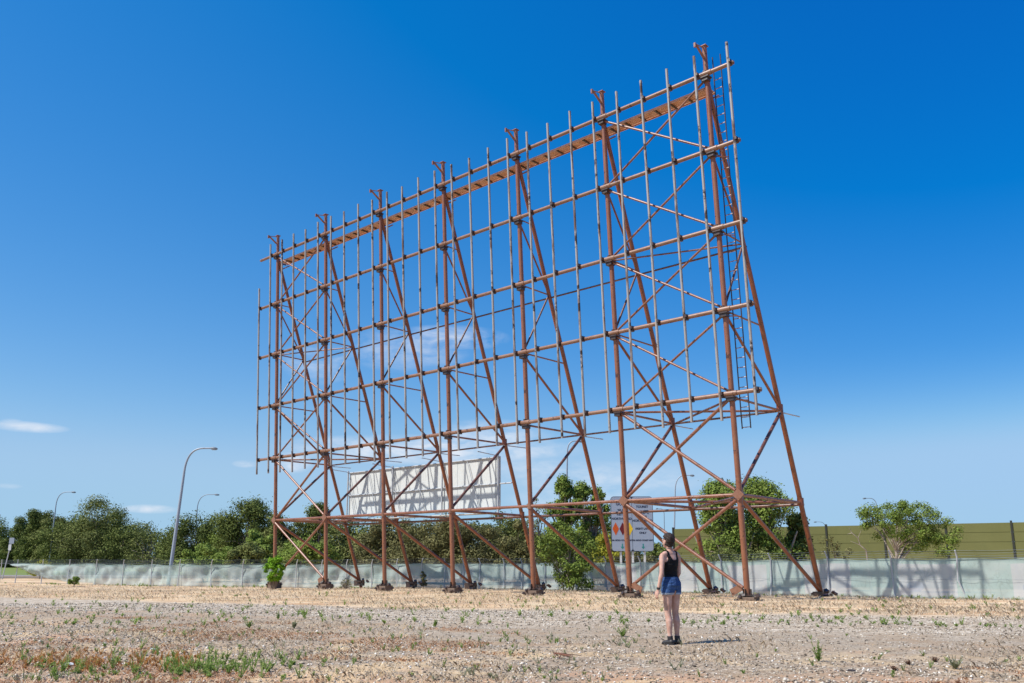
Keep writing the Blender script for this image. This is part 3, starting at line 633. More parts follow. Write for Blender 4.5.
def tr_px(name, cx, top, wpx, D, seed, label, cat='tree', **kw):
    a = at(cx, top, D); W = 1.22 * wpx * D / F ; z = -.5
    return tree(name, (a.x, D, z), a.z - z, W, seed, label, cat, group=GB, **kw)
L2 = [(0, 0, .62, .38, .34), (-.25, .1, .45, .28, .28), (.27, -.1, .5, .26, .3), (.05, 0, .3, .45, .2)]
L3 = [(-.1, 0, .75, .28, .24), (.2, 0, .6, .3, .3), (-.3, 0, .45, .25, .26), (.1, -.1, .33, .42, .22)]
tr_px('gum_tree', 2, 517, 40, 128, 1, 'dark green tree at the left edge of the row beyond the fence', lobes=L2)
tr_px('gum_tree', 22, 516, 30, 124, 2, 'small rounded dark tree second from the left edge, above the small road sign', lobes=L3)
tr_px('gum_tree', 40, 508, 30, 120, 3, 'narrow dark peaked tree just left of the far left street lamp', kind='dark', lobes=[(0, 0, .8, .3, .2), (0, 0, .5, .4, .35)], crown0=.2)
tr_px('gum_tree', 57, 510, 32, 118, 4, 'thin-topped grey-green tree directly under the far left street lamp', kind='olive', lobes=L3)
tr_px('gum_tree', 80, 500, 62, 112, 5, 'tall dense dark tree forming the left shoulder of the highest clump at left', kind='dark', lobes=L2, nc=48)
tr_px('gum_tree', 106, 497, 72, 110, 6, 'tallest broad dark tree in the clump left of the leaning street lamp', kind='olive', lobes=L3, nc=56)
tr_px('gum_tree', 127, 504, 46, 108, 7, 'steep-sided dark tree ending the tall clump on its right', kind='dark', lobes=L2, nc=40)
tr_px('gum_tree', 152, 522, 42, 104, 8, 'low loose grey-green tree between the tall clump and the leaning lamp', kind='olive', lobes=L3, nl=70)
tr_px('gum_tree', 174, 535, 26, 104, 9, 'low dark bush right behind the leaning lamp pole', lobes=L2)
tr_px('gum_tree', 203, 511, 60, 98, 10, 'dark tree behind the rounded wattle, under the distant lamp head', lobes=L3, nc=44)
tr_px('gum_tree', 226, 520, 34, 96, 12, 'green tree filling the dip between two taller dark trees left of the screen frame', kind='green', lobes=L2)
tr_px('gum_tree', 251, 498, 58, 92, 13, 'tall spreading dark tree immediately left of the screen frame', kind='dark', lobes=[(-.05, 0, .82, .24, .17), (.2, 0, .68, .28, .24), (-.28, 0, .62, .22, .22), (0, 0, .4, .5, .3)], nc=56)
tr_px('wattle', 210, 541, 52, 76, 14, 'broad low rounded wattle shrub in front of the darker trees, right of the leaning lamp', 'shrub', kind='green', lobes=[(0, 0, .55, .5, .42), (-.2, 0, .4, .35, .35), (.22, 0, .42, .33, .35)], nc=60, crown0=.12, stems=3, size=.22)
tr_px('shrub', 246, 538, 34, 72, 15, 'pale olive shrub between the wattle and the leftmost post of the frame', 'shrub', kind='olive', lobes=L2, crown0=.1, size=.22)
tr_px('shrub', 262, 527, 26, 78, 41, 'light green feathery shrub beside the leftmost frame post', 'shrub', kind='green', lobes=L3, crown0=.1, size=.22)
tr_px('shrub', 42, 558, 22, 88, 16, 'low yellow-green shrub above the sagging cloth at left', 'shrub', kind='yellow', lobes=L2, crown0=.1, size=.18, nl=60)
tr_px('shrub', 72, 578, 12, 64, 42, 'small dark green bush on the lot side of the sagging cloth at left', 'shrub', kind='green', lobes=L2, crown0=.05, size=.09, nl=70, nc=20) if False else None
# behind the frame
tr_px('gum_tree', 285, 511, 40, 84, 17, 'olive tree seen through the first bay of the frame', kind='olive', lobes=L3, nc=44)
tr_px('gum_tree', 320, 503, 36, 86, 18, 'dark pointed tree behind the second post of the frame', kind='dark', lobes=[(0, 0, .8, .28, .2), (-.1, 0, .5, .4, .35)], nc=44)
tr_px('scrub_bush', 305, 530, 57, 70, 19, 'green bushy scrub low in the first bay of the frame', 'shrub', kind='green', lobes=L2, crown0=.08, size=.22, nc=50)
tr_px('scrub_bush', 350, 514, 55, 74, 20, 'olive scrub under the left end of the billboard', 'shrub', kind='olive', lobes=L2, crown0=.08, size=.22, nc=50)
tr_px('scrub_bush', 388, 512, 57, 72, 21, 'brownish scrub under the left half of the billboard', 'shrub', kind='brown', lobes=L3, crown0=.08, size=.2, nc=54)
tr_px('scrub_bush', 425, 511, 57, 70, 22, 'dense brown-green scrub under the middle of the billboard', 'shrub', kind='brown', lobes=L2, crown0=.08, size=.2, nc=54)
tr_px('scrub_bush', 465, 512, 62, 68, 23, 'brown tangled scrub with bare branches under the right half of the billboard', 'shrub', kind='brown', lobes=L3, crown0=.08, size=.19, nc=56)
tr_px('scrub_bush', 502, 498, 46, 74, 24, 'dark olive bush at the right end of the billboard', 'shrub', kind='olive', lobes=L2, crown0=.08, size=.22, nc=48)
tr_px('scrub_bush', 522, 517, 41, 64, 25, 'brown scrub just right of the billboard beside the fifth post', 'shrub', kind='brown', lobes=L2, crown0=.08, size=.2, nc=44)
tr_px('gum_tree', 538, 491, 28, 82, 26, 'sparse wispy tree left of the tall dense tree behind the frame', kind='olive', lobes=L3, nl=40, nc=30)
tr_px('gum_tree', 564, 471, 40, 66, 27, 'tall dense tree behind the frame left of the road sign, taller of its pair', kind='green', lobes=[(0, 0, .86, .18, .14), (.12, 0, .7, .3, .2), (-.15, 0, .6, .3, .22), (.0, 0, .4, .5, .3)], nc=120, nl=90, crad=(.07, .13), size=.22)
tr_px('gum_tree', 589, 477, 42, 68, 28, 'dense tree touching the left edge of the road sign', kind='green', lobes=[(-.15, 0, .86, .16, .12), (.18, 0, .72, .24, .2), (.0, 0, .58, .38, .26), (0, 0, .35, .5, .3)], nc=120, nl=90, crad=(.07, .13), size=.22)
tr_px('scrub_bush', 604, 523, 29, 62, 29, 'yellow-green bush at the foot of the road sign on its left', 'shrub', kind='yellow', lobes=L2, crown0=.1, size=.17, nc=36)
tr_px('scrub_bush', 657, 538, 25, 64, 30, 'dark round bush right of the road sign, behind the woman\'s head', 'shrub', kind='dark', lobes=L2, crown0=.1, size=.2, nc=36)
tr_px('scrub_bush', 634, 548, 46, 62, 43, 'low brown scrub beneath the road sign', 'shrub', kind='brown', lobes=L2, crown0=.1, size=.17, nc=40)
tr_px('scrub_bush', 681, 553, 46, 60, 44, 'low dry scrub above the fence in front of the noise wall, right of the woman', 'shrub', kind='brown', lobes=L2, crown0=.1, size=.15, nc=30, nl=60)
tr_px('paperbark_tree', 721, 477, 50, 58, 31, 'bushy green tree with pale trunks left of the rightmost front post', kind='green', lobes=[(0, 0, .84, .3, .14), (-.12, 0, .66, .34, .2), (.15, 0, .55, .36, .24), (0, 0, .3, .5, .2)], nc=110, nl=130, size=.20, stems=3, crown0=.15)
tr_px('paperbark_tree', 763, 476, 56, 59, 32, 'tall bushy green tree right of the rightmost front post', kind='green', lobes=[(-.08, 0, .86, .24, .13), (.08, 0, .7, .36, .2), (-.15, 0, .52, .34, .24), (.12, 0, .3, .42, .22)], nc=120, nl=130, size=.20, stems=3, crown0=.15)
tr_px('paperbark_tree', 797, 511, 28, 60, 33, 'short narrow dark green tree, last of the bushy trees towards the noise wall', kind='dark', lobes=[(0, 0, .78, .32, .2), (0, 0, .45, .48, .32)], nc=44, size=.2, crown0=.12)
tr_px('scrub_bush', 742, 543, 80, 55, 45, 'low leafy scrub between the trunks of the bushy green trees', 'shrub', kind='olive', lobes=[(0, 0, .5, .5, .4)], crown0=.1, size=.16, nc=60)
tr_px('scrub_bush', 833, 534, 39, 54, 34, 'thin brownish shrub in front of the noise wall, left of the spreading tree', 'shrub', kind='brown', lobes=L3, crown0=.1, size=.15, nc=30, nl=40, crad=(.08, .14))
# the continuous far wood closing the gaps
rng = np.random.default_rng(77); cl, rad = [], []
for k in range(520):
    px = rng.uniform(-60, 640); D = rng.uniform(132, 158); tp_ = 527 + 6 * math.sin(px * .05) + 4 * math.sin(px * .13 + 1); py = rng.uniform(tp_, 562)
    q = at(px, py, D); cl.append((q.x, D, max(.5, q.z))); rad.append(rng.uniform(1.2, 2.3))
V, Q = leaves(rng, cl, rad, 110, .5, .8, .3); tag(npmesh('far_woodland', V, Q, LM['dark']), 'continuous dark far wood closing the gaps behind the nearer trees', 'woodland', kind='stuff')
# the spreading tree in front of the wall
D = 50.; e0 = at(893, 560, D); zt_ = at(905, 502, D).z + .4
LT = []
px_l = [(868, 515, 13), (876, 520, 12), (886, 511, 13), (898, 507, 13), (910, 508, 12), (905, 517, 14), (921, 514, 13), (930, 523, 13), (916, 526, 13), (889, 524, 12), (938, 534, 12), (945, 538, 8), (884, 533, 9), (928, 540, 13), (915, 545, 12), (936, 548, 9), (862, 512, 6), (869, 522, 8), (905, 535, 8)]
TE = empty('spreading_tree', (e0.x, D, -.4), 0, label='wide spreading light green tree with visible forked pale branches in front of the noise wall', cat='tree', group=GB)
rng = np.random.default_rng(35); cl, rad = [], []
for (px, py, r_) in px_l:
    for k in range(5):
        q = at(908 + (px - 905) * .86 + rng.uniform(-1, 1) * r_ * .75, py + rng.uniform(-1, 1) * r_ * .55, D); cl.append((q.x - e0.x, rng.uniform(-1.4, 1.4), q.z + .4)); rad.append(rng.uniform(.3, .52))
V, Q = leaves(rng, cl, rad, 175, .12, .75, .5); npmesh('crown', V, Q, LM['green'], TE)
tb = MB(); f0 = Vector((0, 0, -.1)); k1 = at(897, 545, D); k1 = Vector((k1.x - e0.x, 0, k1.z + .4))
tb.tube([f0, f0.lerp(k1, .5) + Vector((-.03, 0, 0)), k1], [.10, .085, .07], 8); tb.obj('trunk', M['bark'], TE); lb = MB()
for i in range(0, len(cl), 4):
    c = Vector(cl[i]); lb.tube([f0.lerp(k1, rng.uniform(.5, 1)), k1.lerp(c, .45) + Vector((rng.uniform(-.2, .2), 0, rng.uniform(-.1, .25))), c], [.04, .026, .010], 5)
lb.obj('limbs', M['bark'], TE)
# bare twisted sapling left of it
D = 51.; q = at(869, 558, D); sp_ = empty('bare_sapling', (q.x, D, -.4), 0, label='thin bare pale dead sapling against the noise wall, left of the spreading tree', cat='tree')
pp = [at(*k, D) for k in ((869, 558), (866, 550), (860, 545), (858, 538), (852, 533), (849, 528))]; pp = [Vector((v.x - q.x, 0, v.z + .4)) for v in pp]; pp[0].z = -.1
MB().tube(pp, [.05, .045, .035, .028, .02, .012], 6).obj('trunk', M['bark'], sp_)
bb = MB()
for a_, b2 in (((858, 538), (862, 530)), ((860, 545), (851, 541)), ((852, 533), (848, 534))):
    A_, B_ = at(*a_, D), at(*b2, D); bb.tube([(A_.x - q.x, 0, A_.z + .4), (B_.x - q.x, .1, B_.z + .4)], [.02, .008], 5)
bb.obj('limbs', M['bark'], sp_)
# weeping bush on the lot side of the fence
D = 47.5; q = at(568, 588, D)
tree('weeping_bush', (q.x, D, float(gz(q.x, D))), at(570, 520, D).z + .3, 62 * D / F, 36, 'large loose weeping green bush in front of the fence between the fifth and sixth posts', 'shrub', kind='green',
     lobes=[(-.05, 0, .78, .34, .2), (-.3, 0, .6, .24, .25), (.25, 0, .58, .26, .28), (.02, 0, .45, .42, .25), (.1, 0, .28, .40, .2), (.12, 0, .13, .36, .12)], nc=150, nl=80, size=.13, crad=(.08, .15), crown0=.1, stems=3, trunk_r=.05)
# bright round shrub at the foot of the leftmost post
a = at(273, 585, 50.6); BS = empty('round_green_shrub', (a.x - .05, 50.9, float(gz(a.x, 50.9))), 0, label='small bright green rounded shrub at the foot of the leftmost frame post', cat='shrub')
rng = np.random.default_rng(37); cl = []; rad = []
for k in range(60):
    d = rng.normal(size=3); d /= np.linalg.norm(d); cl.append((d[0] * .50, d[1] * .48, 1.22 + d[2] * .66)); rad.append(rng.uniform(.12, .2))
V, Q = leaves(rng, cl, rad, 90, .10, .9, .4, .65); npmesh('crown', V, Q, LM['bright'], BS)
b = MB()
for k in range(7): b.tube([(R.uniform(-.12, .12), R.uniform(-.1, .1), -.05), (R.uniform(-.2, .2), R.uniform(-.1, .1), .45), (R.uniform(-.3, .3), 0, .9)], [.12, .09, .03], 7)
b.obj('trunk', M['twig'], BS)
# small dark bush at the left fence
a = at(74, 588, 62.4); tree('low_bush', (a.x, 62.4, float(gz(a.x, 62.4))), .75, .95, 39, 'small dark green bush at the foot of the sagging fence cloth at left', 'shrub', kind='green', lobes=[(0, 0, .5, .5, .45)], nc=26, nl=60, size=.1, crown0=.05)
# creeper tangle near the fourth post and a dead stump near the second
a = at(424, 585, 55.); cr = tree('dry_creeper', (a.x, 54.6, float(gz(a.x, 54.6))), 1.25, .45, 40, 'dry brown creeper hanging on the fence between the third and fourth posts', 'plant', kind='brown', lobes=[(0, 0, .55, .45, .4)], nc=26, nl=40, size=.09, crown0=.05, trunk_r=.03)
a = at(345, 585, 52.); tree('dead_bush', (a.x, 52.4, float(gz(a.x, 52.4))), .8, .8, 46, 'small leafless grey-brown bush in front of the fence between the second and third posts', 'plant', kind='brown', lobes=[(0, 0, .5, .5, .4)], nc=34, nl=6, size=.08, crown0=.05, trunk_r=.03)

# ------------------------------------------------------------------ ground cover
def vof(x, y): return y + .3 * x - .27 * np.maximum(0, -x - 2)
def in_view(x, y, m_=1.06): return np.abs(x) < y * .603 * m_
def scatter(n, y0, y1, rng, pw=1.):
    y = y0 + (y1 - y0) * rng.random(n) ** pw; x = (rng.random(n) * 2 - 1) * y * .64; return x, y
def lown(x, y, f, ph=0.):      # cheap smooth noise in -1..1
    return (np.sin(x * f + 1.7 * np.sin(y * f * .7 + ph)) * np.cos(y * f * 1.1 + 1.3 * np.sin(x * f * .6 + ph * 2)) + .5 * np.sin(x * f * 2.3 + ph + y * f * 1.9) * np.sin(y * f * 2.7 - ph)) / 1.4
m, t = mat('stones', .85, 0, .25); t.set(t.b, 'Base Color', t.ramp(island(t), [(0, (.07, .055, .04)), (.3, (.23, .185, .135)), (.65, (.40, .335, .255)), (.88, (.57, .51, .42)), (1, (.84, .80, .72))])); M['stones'] = m
rng = np.random.default_rng(50); n = 70000; x, y = scatter(n, 8.3, 29, rng, 1.15); vv = vof(x, y)
keep = (rng.random(n) < np.where(vv < 13.9, .9, np.where(vv < 18.3, .4, np.where(vv < 23.8, .9, .08)))) ; x, y = x[keep], y[keep]; n = len(x)
big_ = np.where(rng.random(n) < .04, 1.5, 1.); clump = (lown(x, y, .9, 2.) > .55) & (y < 11); s = (.006 + .011 * rng.random(n) ** 2) * big_ * (1 + .8 * clump) * (1 + .025 * (y - 9))
oct_ = np.array([[1, 0, 0], [-1, 0, 0], [0, 1, 0], [0, -1, 0], [0, 0, 1], [0, 0, -1.]]); of = np.array([[0, 2, 4], [2, 1, 4], [1, 3, 4], [3, 0, 4], [2, 0, 5], [1, 2, 5], [3, 1, 5], [0, 3, 5]])
an = rng.random(n) * 6.28; P = oct_[None] * (1 + .35 * rng.normal(size=(n, 6, 1))) * np.array([1.3, 1, .75]) * s[:, None, None]; P += rng.normal(size=P.shape) * s[:, None, None] * .2
ca, sa = np.cos(an)[:, None], np.sin(an)[:, None]; V = np.stack([P[..., 0] * ca - P[..., 1] * sa + x[:, None], P[..., 0] * sa + P[..., 1] * ca + y[:, None], P[..., 2] + (gz(x, y) + s * .25)[:, None]], -1)
Q = (of[None] + (np.arange(n) * 6)[:, None, None]).reshape(-1, 3); tag(npmesh('gravel', V, Q, M['stones']), 'loose grey and white gravel lying over the bare lot', 'gravel', kind='stuff')

def blades(x, y, hgt, wid, rng, bend=.5):
    n = len(x); z = gz(x, y); an = rng.random(n) * 6.28; d = np.stack([np.cos(an), np.sin(an), np.zeros(n)], 1); pr = np.stack([-d[:, 1], d[:, 0], np.zeros(n)], 1)
    base = np.stack([x, y, z - .005], 1); w_ = (wid)[:, None]; h_ = hgt[:, None]; bd = (bend * (.2 + rng.random(n)))[:, None]
    m1 = base + d * h_ * bd * .35 + np.array([0, 0, .6]) * h_; t1 = base + d * h_ * bd + np.array([0, 0, 1.]) * h_ * (1 - .25 * bd)
    V = np.stack([base - pr * w_ * .5, base + pr * w_ * .5, m1 + pr * w_ * .4, t1, m1 - pr * w_ * .4], 1); Q = (np.arange(n) * 5)[:, None] + np.arange(5)[None]
    return V.reshape(-1, 3), Q
def foliage_mat(name, stops, tr_=.2):
    m, t = mat(name, .7, 0, .2); c = t.ramp(island(t), stops); t.set(t.b, 'Base Color', c); tr = t.new('ShaderNodeBsdfTranslucent', {'Color': c}); mx = t.new('ShaderNodeMixShader', {0: tr_, 1: t.b.outputs[0], 2: tr.outputs[0]}); t.set(t.out, 'Surface', mx.outputs[0]); return m
M['straw'] = foliage_mat('straw', [(0, (.44, .32, .19)), (.3, (.64, .52, .37)), (.7, (.76, .66, .50)), (1, (.86, .79, .65))], .4)
M['rustleaf'] = foliage_mat('rust_groundcover', [(0, (.40, .17, .08)), (.35, (.54, .29, .15)), (.7, (.64, .42, .27)), (1, (.68, .52, .36))])
M['weed'] = foliage_mat('weed_green', [(0, (.12, .19, .035)), (.5, (.22, .33, .07)), (1, (.40, .46, .16))], .4)
M['weedgrey'] = foliage_mat('weed_grey', [(0, (.18, .20, .10)), (.5, (.29, .31, .17)), (1, (.44, .43, .28))], .4)
# dry grass
rng = np.random.default_rng(51); n = 260000; x, y = scatter(n, 15, 66, rng, 1.0); vv = vof(x, y) + 1.5 * lown(x, y, .45) + .7 * lown(x, y, 1.7)
un = (x - OX) * N[0] + (y - OY) * N[1]; keep = (vv > 23.9) & (un < 11) & (rng.random(n) < .2 + .8 * (lown(x, y, .8, 1.) > -.1)); x, y = x[keep], y[keep]; n = len(x)
V, Q = blades(x, y, (.02 + .12 * rng.random(n) ** 3), .004 + .00018 * y, rng, .8); tag(npmesh('dry_grass', V, Q, M['straw']), 'pale dry straw grass between the gravel and the fence', 'grass', kind='stuff')
# low dry wisps in the foreground
n = 60000; x, y = scatter(n, 8.3, 22, rng, 1.3); k = lown(x, y, .8, 4.) + .5 * lown(x, y, 2.7, 1.); keep = (k > .12) & (vof(x, y) < 18); x, y = x[keep], y[keep]; n = len(x)
V, Q = blades(x, y, (.015 + .075 * rng.random(n) ** 2.5), .0022 + .00016 * y, rng, .9); tag(npmesh('dry_wisps', V, Q, M['straw']), 'short dry wisps of dead grass scattered over the foreground gravel', 'grass', kind='stuff')
# orange-red succulent ground cover, patches
n = 220000; x, y = scatter(n, 8.2, 21, rng, 1.25); k = lown(x, y, .55, .7) + .55 * lown(x, y, 1.9, 3.) + np.clip((10.4 - y) * .35, 0, .5) + np.clip(-x * .05, -.1, .3)
keep = (k > .62) & (vof(x, y) < 17); x, y = x[keep], y[keep]; n = len(x)
V, Q = blades(x, y, (.01 + .045 * rng.random(n) ** 2.5), .004 + .00025 * y, rng, 1.1); tag(npmesh('red_groundcover', V, Q, M['rustleaf']), 'orange-red low succulent ground cover in patches on the gravel', 'ground cover', kind='stuff')
# weeds: stem + leaf quads
def weed_geo(x, y, h, rng, nl=14, lf=.05, spread=.35, stems=3):
    V, Q = [], []; c = 0; z = float(gz(x, y))
    for s_ in range(stems):
        a = rng.random() * 6.28; tx, ty = math.cos(a) * spread * h * rng.random(), math.sin(a) * spread * h * rng.random(); hh = h * (.6 + .4 * rng.random())
        ks = np.linspace(.08, 1, nl); 
        for k in ks:
            p = np.array([x + tx * k, y + ty * k, z + hh * k]); an = rng.random() * 6.28; el_ = rng.uniform(.1, .9); L = lf * (1.15 - .6 * k) * (.7 + .6 * rng.random())
            d = np.array([math.cos(an) * math.cos(el_), math.sin(an) * math.cos(el_), math.sin(el_)]); pr = np.array([-math.sin(an), math.cos(an), 0]) * L * .24
            V += [p, p + d * L * .5 + pr, p + d * L, p + d * L * .5 - pr]; Q.append((c, c + 1, c + 2, c + 3)); c += 4
        wv = .0035 + .0002 * y
        V += [np.array([x - wv, y, z - .01]), np.array([x + wv, y, z - .01]), np.array([x + tx + wv * .5, y + ty, z + hh]), np.array([x + tx - wv * .5, y + ty, z + hh])]; Q.append((c, c + 1, c + 2, c + 3)); c += 4
    return V, Q
def many(lst, rng, name, m, label, cat):
    VV, QQ = [], []; c = 0
    for (x, y, h, nl, lf, sp, st) in lst:
        V, Q = weed_geo(x, y, h, rng, nl, lf, sp, st); VV += V; QQ += [tuple(i + c for i in q) for q in Q]; c += len(V)
    return tag(npmesh(name, np.array(VV), np.array(QQ), m), label, cat, kind='stuff')
def gnd(px, py):
    r = ray(px, py); k = -HC / r.z; return r.x * k, r.y * k
lst = []
# the green drift at lower left
for i in range(150):
    px = rng.choice([rng.uniform(165, 300), rng.uniform(20, 170), rng.uniform(165, 245)], p=[.45, .25, .3]); py = rng.normal(668, 5) if px > 160 else rng.normal(664, 9); x, y = gnd(px, min(682, py))
    lst.append((x, y, .05 + .17 * rng.random() ** 1.8, 11, .04, .75, 4))
for i in range(420):
    py = rng.uniform(602, 683); px = rng.uniform(0, 1024) if rng.random() < .35 else rng.uniform(0, 560); x, y = gnd(px, py)
    if lown(np.array(x), np.array(y), .6, 5.) < .0 and rng.random() < .75: continue
    lst.append((x, y, rng.uniform(.03, .11) * (1 if y > 11 else .8), 8, .032, .8, 3))
many(lst, rng, 'green_weeds', M['weed'], 'scattered small green weeds, thickest in a drift at the lower left', 'weeds')
lst = []
for i in range(420):
    s_ = rng.uniform(0, sB); q, d = fpt(s_); off = abs(rng.normal()) * .5 + .08; nrm = Vector((d.y, -d.x)); nrm = -nrm if nrm.y > 0 else nrm
    if math.sin(s_ * .7) + .6 * math.sin(s_ * 1.9) < -.3: continue
    lst.append((q.x + nrm.x * off, q.y + nrm.y * off, .06 + .2 * rng.random() ** 2, 7, .08, .9, 3))
for i in range(260):
    py = rng.uniform(586, 626); px = rng.uniform(0, 1024); x, y = gnd(px, py)
    lst.append((x, y, rng.uniform(.05, .17), 7, .07, .9, 3))
for i in range(60):
    px = rng.uniform(690, 1024); x, y = gnd(px, 626 - (1024 - px) * .012 + rng.normal() * 1.3); lst.append((x, y, rng.uniform(.04, .09), 6, .05, .9, 3))
many(lst, rng, 'far_weeds', M['weed'], 'tiny green weeds dotted through the dry grass near the frame footings', 'weeds')
lst = []
for i in range(300):
    py = rng.uniform(604, 683); px = rng.uniform(0, 700); x, y = gnd(px, py)
    if lown(np.array(x), np.array(y), .5, 2.) < .05: continue
    lst.append((x, y, rng.uniform(.03, .14), 8, .03, .9, 3))
many(lst, rng, 'grey_weeds', M['weedgrey'], 'wispy grey-green weeds on the gravel at left', 'weeds')
# reddish upright docks among the left drift
lst = []
for i in range(150):
    px = rng.choice([rng.uniform(35, 110), rng.uniform(125, 200), rng.uniform(0, 200)]); py = rng.normal(662, 4); x, y = gnd(px, py); lst.append((x, y, .04 + .11 * rng.random() ** 1.5, 12, .03, .8, 3))
many(lst, rng, 'rusty_weeds', foliage_mat('rust_weed', [(0, (.32, .12, .03)), (.5, (.50, .24, .07)), (1, (.58, .40, .16))], .4), 'rust-orange upright weeds among the green drift at lower left', 'weeds')
# single plants one can point to
def one(px, py, h, m, label, nl=16, lf=.055, sp=.6, st=7, seed=0, name='weed_plant'):
    r2 = np.random.default_rng(seed); x, y = gnd(px, py); V, Q = weed_geo(x, y, h, r2, nl, lf, sp, st); z = float(gz(x, y)); V = np.array(V) - np.array([x, y, z])
    o = npmesh(name, V, np.array(Q), M[m]); o.location = (x, y, z); return tag(o, label, 'weed')
one(819, 661, .26, 'weed', 'bright green leafy weed standing alone on the gravel right of the woman\'s shadow', seed=1, sp=.35, st=8)
one(955, 668, .16, 'weedgrey', 'pale grey-green rounded weed on the gravel at lower right', seed=2, sp=.8, st=14, lf=.04)
one(623, 636, .16, 'weed', 'dark green sprawling weed left of the woman\'s feet', seed=3, sp=1.2, st=9)
one(435, 626, .15, 'weed', 'upright green weed alone on the gravel near the picture centre', seed=4)
one(249, 627, .17, 'weed', 'bushy green weed on the gravel below the leftmost frame post', seed=5, sp=.6, st=9)
one(294, 628, .16, 'weedgrey', 'grey-green spiky weed on the gravel just right of the bushy green one', seed=6, sp=.7, st=9)
one(278, 620, .2, 'weed', 'slim upright green weed above the grey-green spiky one', seed=7, sp=.25, st=4)
# rocks, sticks
def rock(px, py, s, label, m='board', name='rock', seed=1, flat=.6):
    x, y = gnd(px, py); bm = bmesh.new(); bmesh.ops.create_icosphere(bm, subdivisions=2, radius=s); r = random.Random(seed)
    for v_ in bm.verts: v_.co *= 1 + r.uniform(-.22, .22); v_.co.z *= flat; v_.co.x *= 1.4
    me = bpy.data.meshes.new(name); bm.to_mesh(me); bm.free(); me.materials.append(M[m]); o = bpy.data.objects.new(name, me); COL.objects.link(o); o.location = (x, y, float(gz(x, y)) + s * flat * .6); return tag(o, label, 'rock')
rock(69, 664, .042, 'white rock among the orange weeds at lower left')
rock(153, 650, .03, 'small white stone on the gravel above the green drift', seed=2)
M['darkrock'] = plain('dark_rock', (.06, .05, .05), .8, .3)
rock(851, 671, .035, 'dark flat stone on the gravel right of the bright green weed', 'darkrock', seed=3, flat=.4)
M['scrubby'] = plain('dead_tuft', (.12, .07, .045), .9, .3)
M['deadleaf'] = foliage_mat('dead_leaf', [(0, (.09, .045, .03)), (.5, (.2, .11, .07)), (1, (.34, .22, .14))], .1)
one(895, 669, .06, 'deadleaf', 'dark dead tuft, leftmost of three in a rising row at lower right', seed=11, sp=1.1, st=12, lf=.03, name='dead_tuft')
one(909, 664, .055, 'deadleaf', 'dark dead tuft, middle of three in a rising row at lower right', seed=12, sp=1.1, st=12, lf=.03, name='dead_tuft')
one(935, 661, .065, 'deadleaf', 'dark dead tuft, rightmost and highest of three in a rising row at lower right', seed=13, sp=1.1, st=12, lf=.03, name='dead_tuft')
x, y = gnd(560, 660); st = MB(); z = float(gz(x, y)) + .02
for k in range(6): st.tube([(R.uniform(-.15, .15), R.uniform(-.2, .2), R.uniform(0, .03)), (R.uniform(-.1, .1), R.uniform(-.1, .1), .05), (R.uniform(-.1, .3), R.uniform(-.2, .2), R.uniform(0, .03))], [.008, .007, .004], 5)
so_ = st.obj('twig_heap', M['plate']); so_.location = (x, y, z); tag(so_, 'little heap of dry red-brown twigs on the gravel near the bottom centre', 'twigs')

